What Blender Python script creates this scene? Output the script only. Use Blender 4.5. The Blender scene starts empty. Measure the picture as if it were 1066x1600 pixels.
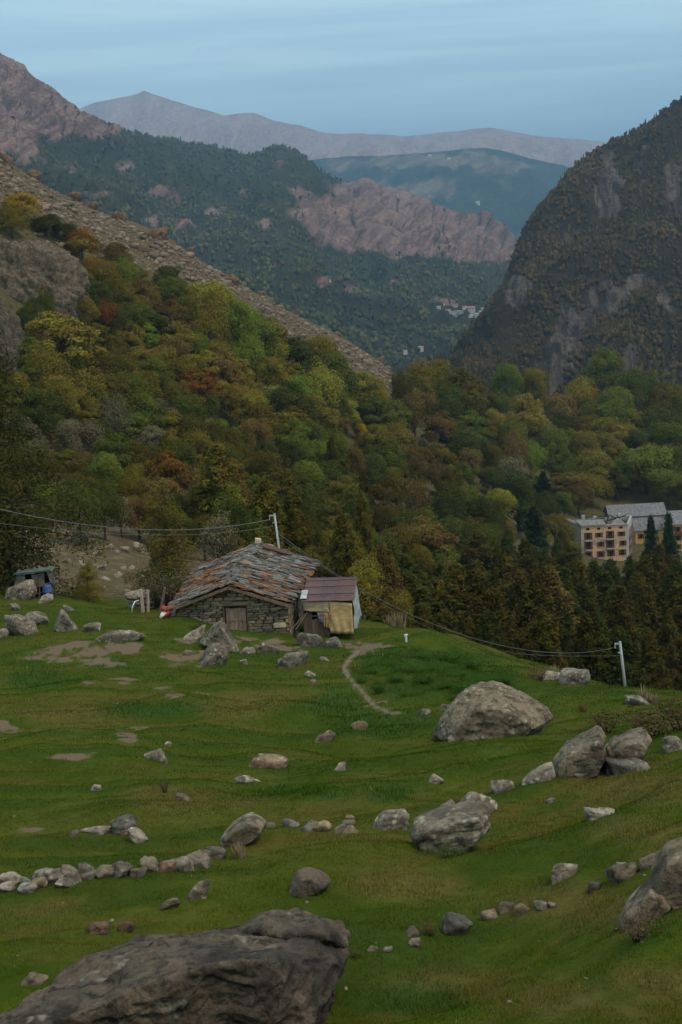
import bpy, bmesh, math, random
import numpy as np
from mathutils import Matrix, Vector
SC = bpy.context.scene
COL = SC.collection
# ------------------------------------------------------------------ camera
FPX = 2222.0                     # focal length in pixels of the 1066 x 1600 photograph
PITCH, ROLL = math.radians(10.1), math.radians(3.0)
CF = np.array([0, math.cos(PITCH), -math.sin(PITCH)])
_r0 = np.array([1.0, 0, 0]); _u0 = np.array([0, math.sin(PITCH), math.cos(PITCH)])
CR = math.cos(ROLL) * _r0 - math.sin(ROLL) * _u0
CU = math.sin(ROLL) * _r0 + math.cos(ROLL) * _u0
cam = bpy.data.cameras.new('camera'); cam_o = bpy.data.objects.new('camera', cam); COL.objects.link(cam_o)
m = Matrix.Identity(4)
for i in range(3):
    m[i][0], m[i][1], m[i][2] = CR[i], CU[i], -CF[i]
cam_o.matrix_world = m
cam.sensor_fit = 'VERTICAL'; cam.sensor_height = 36.0; cam.lens = 36.0 * FPX / 1600.0
cam.clip_start = 0.1; cam.clip_end = 80000
SC.camera = cam_o
# ------------------------------------------------------------------ world, sun, exposure
SUN_EL, SUN_AZ = math.radians(60), math.radians(125)      # azimuth clockwise from +Y (the view direction)
W = bpy.data.worlds.new('World'); SC.world = W; W.use_nodes = True
nt = W.node_tree; nt.nodes.clear()
out = nt.nodes.new('ShaderNodeOutputWorld'); bg = nt.nodes.new('ShaderNodeBackground')
sky = nt.nodes.new('ShaderNodeTexSky'); sky.sky_type = 'NISHITA'; sky.sun_disc = False
sky.sun_elevation = SUN_EL; sky.sun_rotation = SUN_AZ; sky.altitude = 1500
sky.air_density = 1.0; sky.dust_density = 1.5; sky.ozone_density = 1.0
tc = nt.nodes.new('ShaderNodeTexCoord'); mp = nt.nodes.new('ShaderNodeMapping')
mp.inputs['Scale'].default_value = (2.2, 2.2, 42.0); mp.inputs['Rotation'].default_value = (0.0, math.radians(-2.2), 0)
no = nt.nodes.new('ShaderNodeTexNoise'); no.inputs['Scale'].default_value = 1.5; no.inputs['Detail'].default_value = 6
no.inputs['Roughness'].default_value = 0.55; no.inputs['Distortion'].default_value = 0.4
rp = nt.nodes.new('ShaderNodeValToRGB'); rp.color_ramp.elements[0].position = 0.44; rp.color_ramp.elements[1].position = 0.66
rp.color_ramp.elements[0].color = (.44, .44, .44, 1); rp.color_ramp.elements[1].color = (0.74, 0.74, 0.74, 1)
mx = nt.nodes.new('ShaderNodeMix'); mx.data_type = 'RGBA'
mx.inputs[7].default_value = (6.8, 9.0, 8.7, 1)           # thin cirrus, as bright as sunlit cloud in this sky's units
nt.links.new(tc.outputs['Generated'], mp.inputs['Vector']); nt.links.new(mp.outputs[0], no.inputs['Vector'])
nt.links.new(no.outputs['Fac'], rp.inputs['Fac']); nt.links.new(rp.outputs['Color'], mx.inputs[0])
nt.links.new(sky.outputs[0], mx.inputs[6]); nt.links.new(mx.outputs[2], bg.inputs['Color'])
bg.inputs['Strength'].default_value = 0.135
nt.links.new(bg.outputs[0], out.inputs['Surface'])
sun = bpy.data.lights.new('sun', 'SUN'); sun_o = bpy.data.objects.new('sun', sun); COL.objects.link(sun_o)
sun.energy = 1.5; sun.angle = math.radians(18); sun.color = (1.0, 0.79, 0.56)
_sd = Vector((math.sin(SUN_AZ) * math.cos(SUN_EL), math.cos(SUN_AZ) * math.cos(SUN_EL), math.sin(SUN_EL)))
sun_o.rotation_euler = _sd.to_track_quat('Z', 'Y').to_euler(); sun_o.location = _sd * 50
SC.view_settings.view_transform = 'Standard'; SC.view_settings.look = 'None'
SC.view_settings.exposure = 0.33; SC.view_settings.gamma = 1.0; SC.view_settings.use_curve_mapping = False
SC.cycles.use_denoising = True; SC.cycles.use_adaptive_sampling = True; SC.cycles.adaptive_threshold = 0.012
SC.cycles.max_bounces = 5; SC.cycles.diffuse_bounces = 2; SC.cycles.glossy_bounces = 1; SC.cycles.transmission_bounces = 2
SC.cycles.volume_bounces = 0; SC.cycles.transparent_max_bounces = 6
SC.cycles.caustics_reflective = False; SC.cycles.caustics_refractive = False
# ------------------------------------------------------------------ helpers
rng = np.random.default_rng(11); random.seed(11)
def ray(px, py):
    px = np.asarray(px, float); py = np.asarray(py, float)
    a = (px - 533.0) / FPX; b = (800.0 - py) / FPX
    return CF + a[..., None] * CR + b[..., None] * CU
def P(px, py, Y):                                          # the point at depth Y that the photograph shows at (px, py)
    d = ray(px, py); return d * (np.asarray(Y, float) / d[..., 1])[..., None]
def proj(p):
    p = np.asarray(p, float); w = p @ CF
    return 533 + FPX * (p @ CR) / w, 800 - FPX * (p @ CU) / w
def _h(ix, iy, iz, s):
    with np.errstate(over='ignore'):
        n = (ix.astype(np.uint32) * np.uint32(374761393) + iy.astype(np.uint32) * np.uint32(668265263)
             + iz.astype(np.uint32) * np.uint32(2147483647) + np.uint32((s * 1274126177) & 0xffffffff))
        n = (n ^ (n >> np.uint32(13))) * np.uint32(1274126177)
        n = (n ^ (n >> np.uint32(15))) * np.uint32(2246822519)
        n = n ^ (n >> np.uint32(16))
    return n.astype(np.float64) / 4294967295.0
def vnoise(p, s=0):                                        # value noise, -1..1
    i = np.floor(p); f = p - i; f = f * f * f * (f * (f * 6 - 15) + 10); i = i.astype(np.int64)
    r = 0
    for dx in (0, 1):
        wx = f[:, 0] if dx else 1 - f[:, 0]
        for dy in (0, 1):
            wy = f[:, 1] if dy else 1 - f[:, 1]
            for dz in (0, 1):
                wz = f[:, 2] if dz else 1 - f[:, 2]
                r = r + wx * wy * wz * _h(i[:, 0] + dx, i[:, 1] + dy, i[:, 2] + dz, s)
    return r * 2 - 1
def fbm(p, o=4, s=0, g=0.5, ridged=False):
    a, t, r = 1.0, 0.0, np.zeros(len(p)); p = np.array(p, float)
    for k in range(o):
        n = vnoise(p, s + k * 17)
        r += a * ((1 - 2 * np.abs(n)) if ridged else n); t += a; a *= g; p = p * 2.03 + 13.7
    return r / t
def xyz(x, y, z=0.0):
    x = np.asarray(x, float); return np.stack([x, np.asarray(y, float) + 0 * x, np.asarray(z, float) + 0 * x], -1)
def mesh(name, v, f, mat=None, smooth=True, attrs=None, mats=None):
    v = np.asarray(v, np.float32); me = bpy.data.meshes.new(name)
    if isinstance(f, np.ndarray):
        n, k = f.shape
        me.vertices.add(len(v)); me.vertices.foreach_set('co', v.ravel())
        me.loops.add(n * k); me.loops.foreach_set('vertex_index', f.astype(np.int32).ravel())
        me.polygons.add(n); me.polygons.foreach_set('loop_start', np.arange(0, n * k, k, dtype=np.int32))
        me.polygons.foreach_set('loop_total', np.full(n, k, np.int32))
        me.update(calc_edges=True)
    else:
        me.from_pydata([tuple(map(float, q)) for q in v], [], f)
    if smooth: me.polygons.foreach_set('use_smooth', np.ones(len(me.polygons), bool))
    for an, av in (attrs or {}).items():
        av = np.asarray(av, np.float32)
        if av.ndim == 1: me.attributes.new(an, 'FLOAT', 'POINT').data.foreach_set('value', av)
        else: me.attributes.new(an, 'FLOAT_VECTOR', 'POINT').data.foreach_set('vector', av.ravel())
    if mat: me.materials.append(mat)
    me.update(); return me
def obj(name, me, parent=None, loc=None, rot=None, scale=None, color=None):
    o = bpy.data.objects.new(name, me); COL.objects.link(o)
    if parent is not None: o.parent = parent
    if loc is not None: o.location = [float(q) for q in loc]
    if rot is not None: o.rotation_euler = [float(q) for q in rot]
    if scale is not None: o.scale = [float(q) for q in (scale if hasattr(scale, '__len__') else (scale,) * 3)]
    if color is not None: o.color = (*[float(q) for q in color[:3]], 1)
    return o
def tag(o, label, cat, group=None, kind=None):
    o['label'] = label; o['category'] = cat
    if group: o['group'] = group
    if kind: o['kind'] = kind
    return o
def thing(name, label, cat, loc=(0, 0, 0), rotz=0, group=None):
    return tag(obj(name, None, None, loc, (0, 0, rotz)), label, cat, group)
class MB:                                                  # collects boxes, tubes and prisms into one mesh
    def __init__(s): s.v, s.f = [], []
    def add(s, v, f):
        n = len(s.v); s.v += [tuple(map(float, q)) for q in v]; s.f += [tuple(i + n for i in q) for q in f]; return s
    def box(s, x0, x1, y0, y1, z0, z1):
        return s.add([(x0, y0, z0), (x1, y0, z0), (x1, y1, z0), (x0, y1, z0), (x0, y0, z1), (x1, y0, z1), (x1, y1, z1), (x0, y1, z1)],
                     [(3, 2, 1, 0), (4, 5, 6, 7), (0, 1, 5, 4), (1, 2, 6, 5), (2, 3, 7, 6), (3, 0, 4, 7)])
    def bar(s, a, b, w, h=None):                           # square bar from a to b
        a, b = Vector(a), Vector(b); h = h or w; d = (b - a).normalized()
        x = d.cross(Vector((0, 0, 1)));  x = x.normalized() if x.length > 1e-4 else Vector((1, 0, 0)); y = d.cross(x).normalized()
        q = [c + x * sx * w / 2 + y * sy * h / 2 for c in (a, b) for sx, sy in ((-1, -1), (1, -1), (1, 1), (-1, 1))]
        return s.add(q, [(3, 2, 1, 0), (4, 5, 6, 7), (0, 1, 5, 4), (1, 2, 6, 5), (2, 3, 7, 6), (3, 0, 4, 7)])
    def tube(s, pts, r, n=6):
        pts = [Vector(q) for q in pts]; rr = r if hasattr(r, '__len__') else [r] * len(pts); ring = []
        for i, p in enumerate(pts):
            d = (pts[min(i + 1, len(pts) - 1)] - pts[max(i - 1, 0)]).normalized()
            x = d.cross(Vector((0.13, 0.31, 0.94)) if abs(d.z) < .9 else Vector((0, 1, 0))).normalized(); y = d.cross(x)
            ring += [p + (x * math.cos(2 * math.pi * k / n) + y * math.sin(2 * math.pi * k / n)) * rr[i] for k in range(n)]
        f = [(i * n + k, i * n + (k + 1) % n, (i + 1) * n + (k + 1) % n, (i + 1) * n + k) for i in range(len(pts) - 1) for k in range(n)]
        f += [tuple(range(n))[::-1], tuple((len(pts) - 1) * n + k for k in range(n))]
        return s.add(ring, f)
    def poly(s, pts, d):                                   # polygon pts extruded by vector d
        n = len(pts); d = Vector(d); a = [Vector(q) for q in pts]
        return s.add(a + [q + d for q in a], [tuple(range(n))[::-1], tuple(range(n, 2 * n))] + [(i, (i + 1) % n, n + (i + 1) % n, n + i) for i in range(n)])
    def build(s, name, mat, parent=None, smooth=False, color=None, loc=None, rot=None):
        me = bpy.data.meshes.new(name); me.from_pydata(s.v, [], s.f)
        bm = bmesh.new(); bm.from_mesh(me); bmesh.ops.recalc_face_normals(bm, faces=bm.faces); bm.to_mesh(me); bm.free()
        if smooth: me.polygons.foreach_set('use_smooth', np.ones(len(me.polygons), bool))
        me.materials.append(mat); return obj(name, me, parent, loc, rot, None, color)
# ------------------------------------------------------------------ materials
class NT:
    def __init__(s, name):
        s.m = bpy.data.materials.new(name); s.m.use_nodes = True; s.t = s.m.node_tree; s.t.nodes.clear()
        s.o = s.n('ShaderNodeOutputMaterial')
    def n(s, typ, **k):
        q = s.t.nodes.new(typ)
        for a, b in k.items(): setattr(q, a, b)
        return q
    def l(s, a, b): s.t.links.new(a, b)
    def put(s, sock, v):
        if hasattr(v, 'is_output'): s.l(v, sock)
        elif hasattr(v, '__len__') and len(v) == 3 and sock.type == 'RGBA': sock.default_value = (*v, 1)
        else: sock.default_value = v
    def noise(s, scale, detail=5, rough=0.55, vec=None, dist=0.0, out='Fac'):
        q = s.n('ShaderNodeTexNoise'); q.inputs['Scale'].default_value = scale; q.inputs['Detail'].default_value = detail
        q.inputs['Roughness'].default_value = rough; q.inputs['Distortion'].default_value = dist
        if vec is not None: s.l(vec, q.inputs['Vector'])
        return q.outputs[out]
    def ramp(s, fac, a, b, ca=0.0, cb=1.0):
        q = s.n('ShaderNodeMapRange'); q.interpolation_type = 'SMOOTHSTEP'; s.put(q.inputs[0], fac)
        for i, v in zip((1, 2, 3, 4), (a, b, ca, cb)): s.put(q.inputs[i], v)
        return q.outputs[0]
    def mix(s, fac, a, b, mode='MIX'):
        q = s.n('ShaderNodeMix', data_type='RGBA', blend_type=mode); s.put(q.inputs[0], fac); s.put(q.inputs[6], a); s.put(q.inputs[7], b)
        return q.outputs[2]
    def math(s, op, a, b=0.0, clamp=False):
        q = s.n('ShaderNodeMath', operation=op, use_clamp=clamp); s.put(q.inputs[0], a); s.put(q.inputs[1], b); return q.outputs[0]
    def attr(s, name, out='Fac'):
        return s.n('ShaderNodeAttribute', attribute_name=name).outputs[out]
    def pos(s): return s.n('ShaderNodeNewGeometry').outputs['Position']
    def objc(s): return s.n('ShaderNodeTexCoord').outputs['Object']
    def oinfo(s, out='Color'): return s.n('ShaderNodeObjectInfo').outputs[out]
    def scaled(s, vec, sc):
        q = s.n('ShaderNodeMapping'); s.l(vec, q.inputs['Vector']); q.inputs['Scale'].default_value = sc; return q.outputs[0]
    def bump(s, h, strength, dist, nrm=None):
        q = s.n('ShaderNodeBump'); q.inputs['Strength'].default_value = strength; q.inputs['Distance'].default_value = dist
        s.l(h, q.inputs['Height'])
        if nrm is not None: s.l(nrm, q.inputs['Normal'])
        return q.outputs[0]
    def bsdf(s, color, rough=0.9, spec=0.2, normal=None, metal=0.0):
        q = s.n('ShaderNodeBsdfPrincipled'); s.put(q.inputs['Base Color'], color); s.put(q.inputs['Roughness'], rough)
        q.inputs['Specular IOR Level'].default_value = spec; q.inputs['Metallic'].default_value = metal
        if normal is not None: s.l(normal, q.inputs['Normal'])
        s.l(q.outputs[0], s.o.inputs['Surface']); return s.m
def plain(name, c1, c2, scale=4.0, rough=0.85, bump=0.02, stretch=None, spec=0.2, usecol=False):
    t = NT(name); v = t.objc()
    if stretch: v = t.scaled(v, stretch)
    n1 = t.noise(scale, 6, 0.6, v); n2 = t.noise(scale * 6, 4, 0.6, v)
    c = t.mix(t.ramp(n1, .35, .65), c1, c2)
    c = t.mix(t.ramp(n2, .3, .7, 0, .45), c, [q * .55 for q in c1])
    if usecol: c = t.mix(1.0, c, t.oinfo(), 'MULTIPLY')
    return t.bsdf(c, rough, spec, t.bump(n2, 0.6, bump))
# ------------------------------------------------------------------ the ground: control points from the photograph, (px, py, depth in m)
GCP = [(-300,1640,13),(0,1640,12),(533,1640,11.3),(1066,1620,10.5),(1400,1600,10),
 (0,1500,15.5),(300,1500,15),(533,1500,15),(800,1500,14.5),(1066,1480,13),
 (-300,1400,20),(0,1400,19),(300,1400,18.5),(600,1400,18.5),(800,1390,18),(1066,1400,15),(1400,1360,14),
 (0,1300,24),(300,1300,23.5),(600,1300,23),(850,1290,21.8),(1066,1290,19),
 (-300,1210,31),(0,1200,31),(300,1200,31),(560,1200,31),(800,1200,27.5),(1066,1190,25),(1400,1160,23),
 (0,1120,41),(300,1120,41),(560,1130,43),(600,1158,39),(665,1170,35),(480,1165,36.8),(700,1135,39),(850,1135,39),(1066,1125,32),
 (0,1050,53),(300,1050,53),(540,1050,55),(700,1060,52),(860,1085,46),
 (640,990,66),(760,1030,60),(880,1064,54),(980,1086,49),(1066,1099,42),(1300,1130,42),(1600,1150,40),
 (280,968,68),(360,986,68),(452,991,68),(555,996,68.5),(480,960,78),(380,960,78),(280,950,78),
 (0,985,66),(0,934,80),(120,950,76),(200,960,74),(-300,930,75),(-700,910,75),
 (60,915,90),(150,925,95),(150,860,120),(150,805,150),(0,850,120),(0,790,150),(-300,800,130),(280,930,100),(300,880,130),
 (450,905,130),(450,850,170),(560,985,95),(560,935,140),(650,1015,95),
 (760,1065,100),(880,1105,100),(1000,1125,95),(800,1065,150),(950,1085,150),(1066,1105,150),(1300,1130,120),(1600,1150,120),
 (700,960,200),(850,980,220),(1000,990,220),(1300,990,220),
 (600,870,220),(700,890,280),(850,905,310),(950,905,370),(1066,895,370),(1300,880,370),
 (1000,800,450),(850,800,420),(700,800,340),(560,770,300),
 (500,700,330),(600,700,390),(680,705,420),(800,710,480),(900,710,500),(1066,715,510),(1400,700,520),
 (640,604,480),(700,632,520),(800,648,560),(900,650,570),(1000,655,580),(1066,660,590),(1400,640,620),
 (-600,-20,290),(-300,110,300),(0,250,330),(66,287,340),(131,320,350),(200,350,360),(263,372,370),(305,400,382),(350,430,392),(420,470,405),(500,511,430),(600,570,465),
 (0,340,312),(0,500,255),(0,650,205),(0,740,170),(150,450,310),(150,600,260),(150,720,200),(300,510,340),(300,650,280),(300,780,190),
 (420,560,365),(420,690,290),(420,800,210),(-400,500,230),(-400,700,180),
 (-300,260,430),(0,390,480),(200,490,520),(400,600,580),(600,690,660),(800,740,780),(1066,760,800),(1400,760,800)]
def _phi(d2): return 0.5 * d2 * np.log(d2 + 1e-12)
KU = 2.2                                                   # weight of the sideways axis against log depth
_ex = []
for u in (-1.4, -0.6, 0, 0.6, 1.4):
    _ex += [(u, math.log(2.5), -2.35 / 2.5), (u, math.log(6), -4.1 / 6), (u, math.log(1400), -0.21)]
for s in (-1.4, 1.4):
    _ex += [(s, math.log(Y), t) for Y, t in ((15, -.5), (40, -.31), (80, -.24), (200, -.15 if s < 0 else -.24), (450, .05 if s < 0 else -.1), (800, -.1))]
_ex = np.array(_ex); _g = np.array(GCP, float); _row0 = _g[:, 1].copy()
_rc = np.nonzero((_g[:, 2] > 325) & (_g[:, 2] < 485) & (_g[:, 0] > -50) & (_g[:, 0] < 645) & (_g[:, 1] < np.interp(_g[:, 0], [0, 263, 640], [265, 385, 615])))[0]   # the scree ridge
for _it in range(6):                                       # nudge the ridge points until the ridge's skyline lies where the photograph has it
    _p = P(_g[:, 0], _g[:, 1], _g[:, 2]); CU_ = np.r_[_p[:, 0] / _p[:, 1], _ex[:, 0]]; CW_ = np.r_[np.log(_p[:, 1]), _ex[:, 1]]; CT_ = np.r_[_p[:, 2] / _p[:, 1], _ex[:, 2]]
    _n = len(CU_); _A = _phi((KU * (CU_[:, None] - CU_)) ** 2 + (CW_[:, None] - CW_) ** 2) + np.eye(_n) * 2e-4
    _Pm = np.c_[np.ones(_n), CU_, CW_]
    _S = np.block([[_A, _Pm], [_Pm.T, np.zeros((3, 3))]]); _sol = np.linalg.solve(_S, np.r_[CT_, 0, 0, 0])
    for k in _rc:
        u = P(_g[k, 0], _row0[k], 1.0)[0]; w = np.log(np.linspace(250, 700, 120)); t = (_phi((KU * (u - CU_)) ** 2 + (w[:, None] - CW_) ** 2) @ _sol[:_n] + _sol[_n] + _sol[_n + 1] * u + _sol[_n + 2] * w).max()
        _g[k, 1] += .8 * (_row0[k] - float(proj(np.array([u, 1.0, t]))[1]))
def tbase_exact(u, w):
    u = np.asarray(u, float).ravel(); w = np.asarray(w, float).ravel(); r = np.empty(len(u))
    for i in range(0, len(u), 20000):
        a, b = u[i:i + 20000], w[i:i + 20000]
        r[i:i + 20000] = _phi((KU * (a[:, None] - CU_)) ** 2 + (b[:, None] - CW_) ** 2) @ _sol[:_n] + _sol[_n] + _sol[_n + 1] * a + _sol[_n + 2] * b
    return r
_gu = np.linspace(-1.6, 1.6, 385); _gw = np.linspace(math.log(2), math.log(1500), 640)
_gt = tbase_exact(*[q.ravel() for q in np.meshgrid(_gu, _gw)]).reshape(640, 385)
def tbase(u, w):                                           # the same surface, read from a table
    a = (np.clip(u, -1.6, 1.6) + 1.6) / 3.2 * 384; b = (np.clip(w, _gw[0], _gw[-1]) - _gw[0]) / (_gw[-1] - _gw[0]) * 639
    i = np.minimum(a.astype(int), 383); j = np.minimum(b.astype(int), 638); fa, fb = a - i, b - j
    return (_gt[j, i] * (1 - fa) + _gt[j, i + 1] * fa) * (1 - fb) + (_gt[j + 1, i] * (1 - fa) + _gt[j + 1, i + 1] * fa) * fb
def sst(x, a, b): t = np.clip((x - a) / (b - a), 0, 1); return t * t * (3 - 2 * t)
def streak(x, y, o=4):                                      # cattle terraces: along the slope at left, diagonally down the bank at right
    s = y - .16 * x - .7 * np.log1p(np.exp(np.clip(x * 1.5, -30, 30))) / 1.5
    return fbm(xyz(x / 3.8, s / 1.15, 6), o, 93, .55)
def height(x, y):
    x = np.asarray(x, float).ravel(); y = np.asarray(y, float).ravel(); yy = np.maximum(y, 2.0)
    z = yy * tbase(np.clip(x / yy, -1.6, 1.6), np.log(np.minimum(yy, 1500)))
    near = 1 - sst(y, 70, 110); fw = sst(y, 90, 130)
    n = 0.27 * vnoise(xyz(x / 4.3, y / 5.0, 3.1), 5) + 0.19 * vnoise(xyz(x / 1.9, y / 2.2, 7.7), 6) + 0.06 * fbm(xyz(x / .7, y / .7, 1.3), 2, 8)
    ter = np.abs(((z + 0.5 * vnoise(xyz(x / 7, y / 7, 2), 12)) * 0.9) % 1.0 - 0.5)      # faint cattle terraces
    fold = streak(x, y, 2) * .10
    z = z + near * sst(y, 4, 14) * (n + 0.08 * ter - fold) + fw * (1.5 * fbm(xyz(x / 22, y / 22, 0.5), 4, 9) + .0012 * y * fbm(xyz(x / 9, y / 9, .5), 3, 10))
    far = sst(y, 900, 1500)
    return z * (1 - far) + far * (-330.0)
def hits(px, py, ymin=4.0, ymax=1000.0, n=240):            # first point of the ground on each ray through (px, py)
    d = ray(px, py); u, t = d[:, 0] / d[:, 1], d[:, 2] / d[:, 1]; m = len(u)
    Y = np.exp(np.linspace(math.log(ymin), math.log(ymax), n)); YY = np.broadcast_to(Y, (m, n))
    g = height((u[:, None] * YY).ravel(), YY.ravel()).reshape(m, n) / YY - t[:, None]
    k = np.where((g > 0).any(1), np.argmax(g > 0, 1), np.argmax(g, 1)); r = np.arange(m); k0 = np.maximum(k - 1, 0)
    a = np.clip(-g[r, k0] / (g[r, k] - g[r, k0] + 1e-12), 0, 1); y = Y[k0] + (Y[k] - Y[k0]) * a
    return xyz(u * y, y, height(u * y, y))
def hit(px, py, ymin=4.0, ymax=1000.0, n=240): return hits(np.array([px], float), np.array([py], float), ymin, ymax, n)[0]
# bare earth, path and lush patches as the photograph shows them: (px, py, half width, half height)
DIRT = [(120,1022,95,18),(200,1008,40,12),(300,1028,40,18),(255,1076,24,6),(315,1080,14,4),(192,1148,24,12),(120,1180,50,6),(505,1152,20,9),
 (570,1012,34,16),(590,1105,36,5),(880,1358,40,9),(0,1140,30,14),(170,1065,40,5),(345,1000,70,10),(450,1010,60,8),(30,1300,34,6)]
LUSH = [(690,1040,90,26),(600,1030,46,22),(640,1075,60,22),(750,1060,60,22),(880,1000,1,1),(590,1130,80,26),(530,1100,50,30),(170,1035,30,8),(470,1240,80,12),(600,1240,60,12),
 (60,1060,70,16),(690,1330,35,8),(640,1560,90,26),(230,1110,80,14)]
TAN = [(1030,1525,80,30),(900,1420,170,40),(980,1220,110,40),(700,1540,120,30),(120,1120,100,16),(380,1100,90,20),(60,1420,90,16),(300,1250,110,16),(640,1390,90,20),(860,1560,120,40),(1000,1300,80,26)]
PATH = [(560,1018),(546,1030),(538,1042),(543,1056),(556,1070),(572,1088),(584,1103),(606,1112)]
def ell(px, py, L, soft=1.6):
    m = np.zeros(len(px))
    for a, b, c, d in L: m = np.maximum(m, np.clip(soft - soft * np.sqrt(((px - a) / c) ** 2 + ((py - b) / d) ** 2) * .8, 0, 1))
    return m
def ground_masks(x, y, z):
    px, py = proj(xyz(x, y, z)); w = (y < 95) & (y > 5)
    j = 26 * fbm(xyz(x / 1.6, y / 1.6, 5), 3, 31); k = 9 * fbm(xyz(x / 1.2, y / 1.2, 9), 3, 41)
    d = ell(px + 1.5 * j, py + 1.5 * k, DIRT) * w * (.85 + .7 * fbm(xyz(x / .9, y / .9, 6), 3, 44) + .9 * fbm(xyz(x / .28, y / .28, 6), 3, 45, .6)) * np.clip(1.0 - (py - 1250) / 900, .6, 1); lu = ell(px + j, py + k, LUSH) * w; ta = ell(px + 2 * j, py + 2 * k, TAN) * w
    q = np.array(PATH, float); dist = np.full(len(px), 1e9)
    for a, b in zip(q[:-1], q[1:]):
        ab = b - a; t = np.clip(((px - a[0]) * ab[0] + (py - a[1]) * ab[1]) / (ab @ ab), 0, 1)
        dist = np.minimum(dist, np.hypot(px - a[0] - t * ab[0], (py - a[1] - t * ab[1]) * 1.3))
    pth = np.clip(1.5 - dist / 3.2 + .6 * fbm(xyz(x / .8, y / .8, 2), 2, 3), 0, 1) * w
    return d, lu, pth, ta
def build_ground():
    us = np.r_[np.linspace(-1.4, -.36, 36)[:-1], np.linspace(-.36, .36, 300), np.linspace(.36, 1.4, 36)[1:]]
    ys = np.r_[np.exp(np.linspace(math.log(2.2), math.log(110), 430)), np.exp(np.linspace(math.log(110), math.log(900), 190))[1:], np.exp(np.linspace(math.log(900), math.log(45000), 30))[1:]]
    U, Y = np.meshgrid(us, ys); x, y = (U * Y).ravel(), Y.ravel(); z = height(x, y)
    nu, ny = len(us), len(ys); i = (np.arange(ny - 1)[:, None] * nu + np.arange(nu - 1)).ravel()
    f = np.stack([i, i + 1, i + 1 + nu, i + nu], -1)
    d, lu, pth, ta = ground_masks(x, y, z)
    t = NT('ground_turf'); p = t.pos()
    big = t.noise(.16, 4, .6, p); mid = t.noise(.9, 5, .62, p); fine = t.noise(7, 5, .7, p)
    g = t.mix(t.ramp(mid, .35, .68), (.034, .056, .003), (.062, .082, .006))
    g = t.mix(t.ramp(big, .45, .62, 0, .6), g, (.088, .084, .012))
    g = t.mix(t.math('MULTIPLY', t.ramp(t.attr('streak'), .12, .4), .75), g, (.092, .072, .014)); g = t.mix(t.math('MULTIPLY', t.ramp(t.attr('streak'), -.05, -.35), .7), g, (.030, .054, .005))
    g = t.mix(t.math('MULTIPLY', t.attr('tan'), .75), g, (.120, .088, .026))
    g = t.mix(t.ramp(fine, .3, .75, 0, .55), g, (.03, .04, .008))
    g = t.mix(t.math('MULTIPLY', t.attr('lush'), .8), g, (.028, .062, .012))
    e = t.mix(fine, (.085, .058, .036), (.185, .130, .088))
    dm = t.ramp(t.math('ADD', t.attr('dirt'), t.math('MULTIPLY', t.math('SUBTRACT', mid, .5), 1.5)), .38, .78)
    g = t.mix(dm, g, e); g = t.mix(t.attr('path'), g, t.mix(fine, (.12, .085, .062), (.21, .16, .12)))
    # the steep ground under the forest and the stony slope behind the shelter
    fl = t.mix(t.ramp(mid, .35, .65), (.055, .052, .02), (.10, .078, .035))
    st = t.mix(t.ramp(t.noise(.5, 6, .7, p), .45, .72), (.085, .062, .032), (.17, .125, .085))
    fl = t.mix(t.attr('stony'), fl, st)
    g = t.mix(t.attr('wild'), g, fl)
    m = t.bsdf(g, 1.0, .05, t.bump(fine, .7, .06))
    px, py = proj(xyz(x, y, z)); wild = sst(y, 80, 100)
    ridge = np.interp(px, [-300, 0, 100, 200, 300, 400, 500, 600, 660, 2000], [110, 250, 304, 350, 397, 459, 511, 570, 615, 615])
    stony = np.maximum((y > 200) * sst(ridge + 75 - py, 0, 30) * (px < 640), (y > 85) * (y < 165) * (px < 330)) * 1.0
    me = mesh('ground', xyz(x, y, z), f, m, True, {'dirt': d, 'lush': lu, 'path': pth, 'tan': ta, 'wild': wild, 'stony': stony, 'streak': streak(x, y)})
    tag(obj('ground', me), 'sloping alpine meadow and wooded hillside running down into the valley', 'ground', kind='structure')
build_ground()
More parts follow.
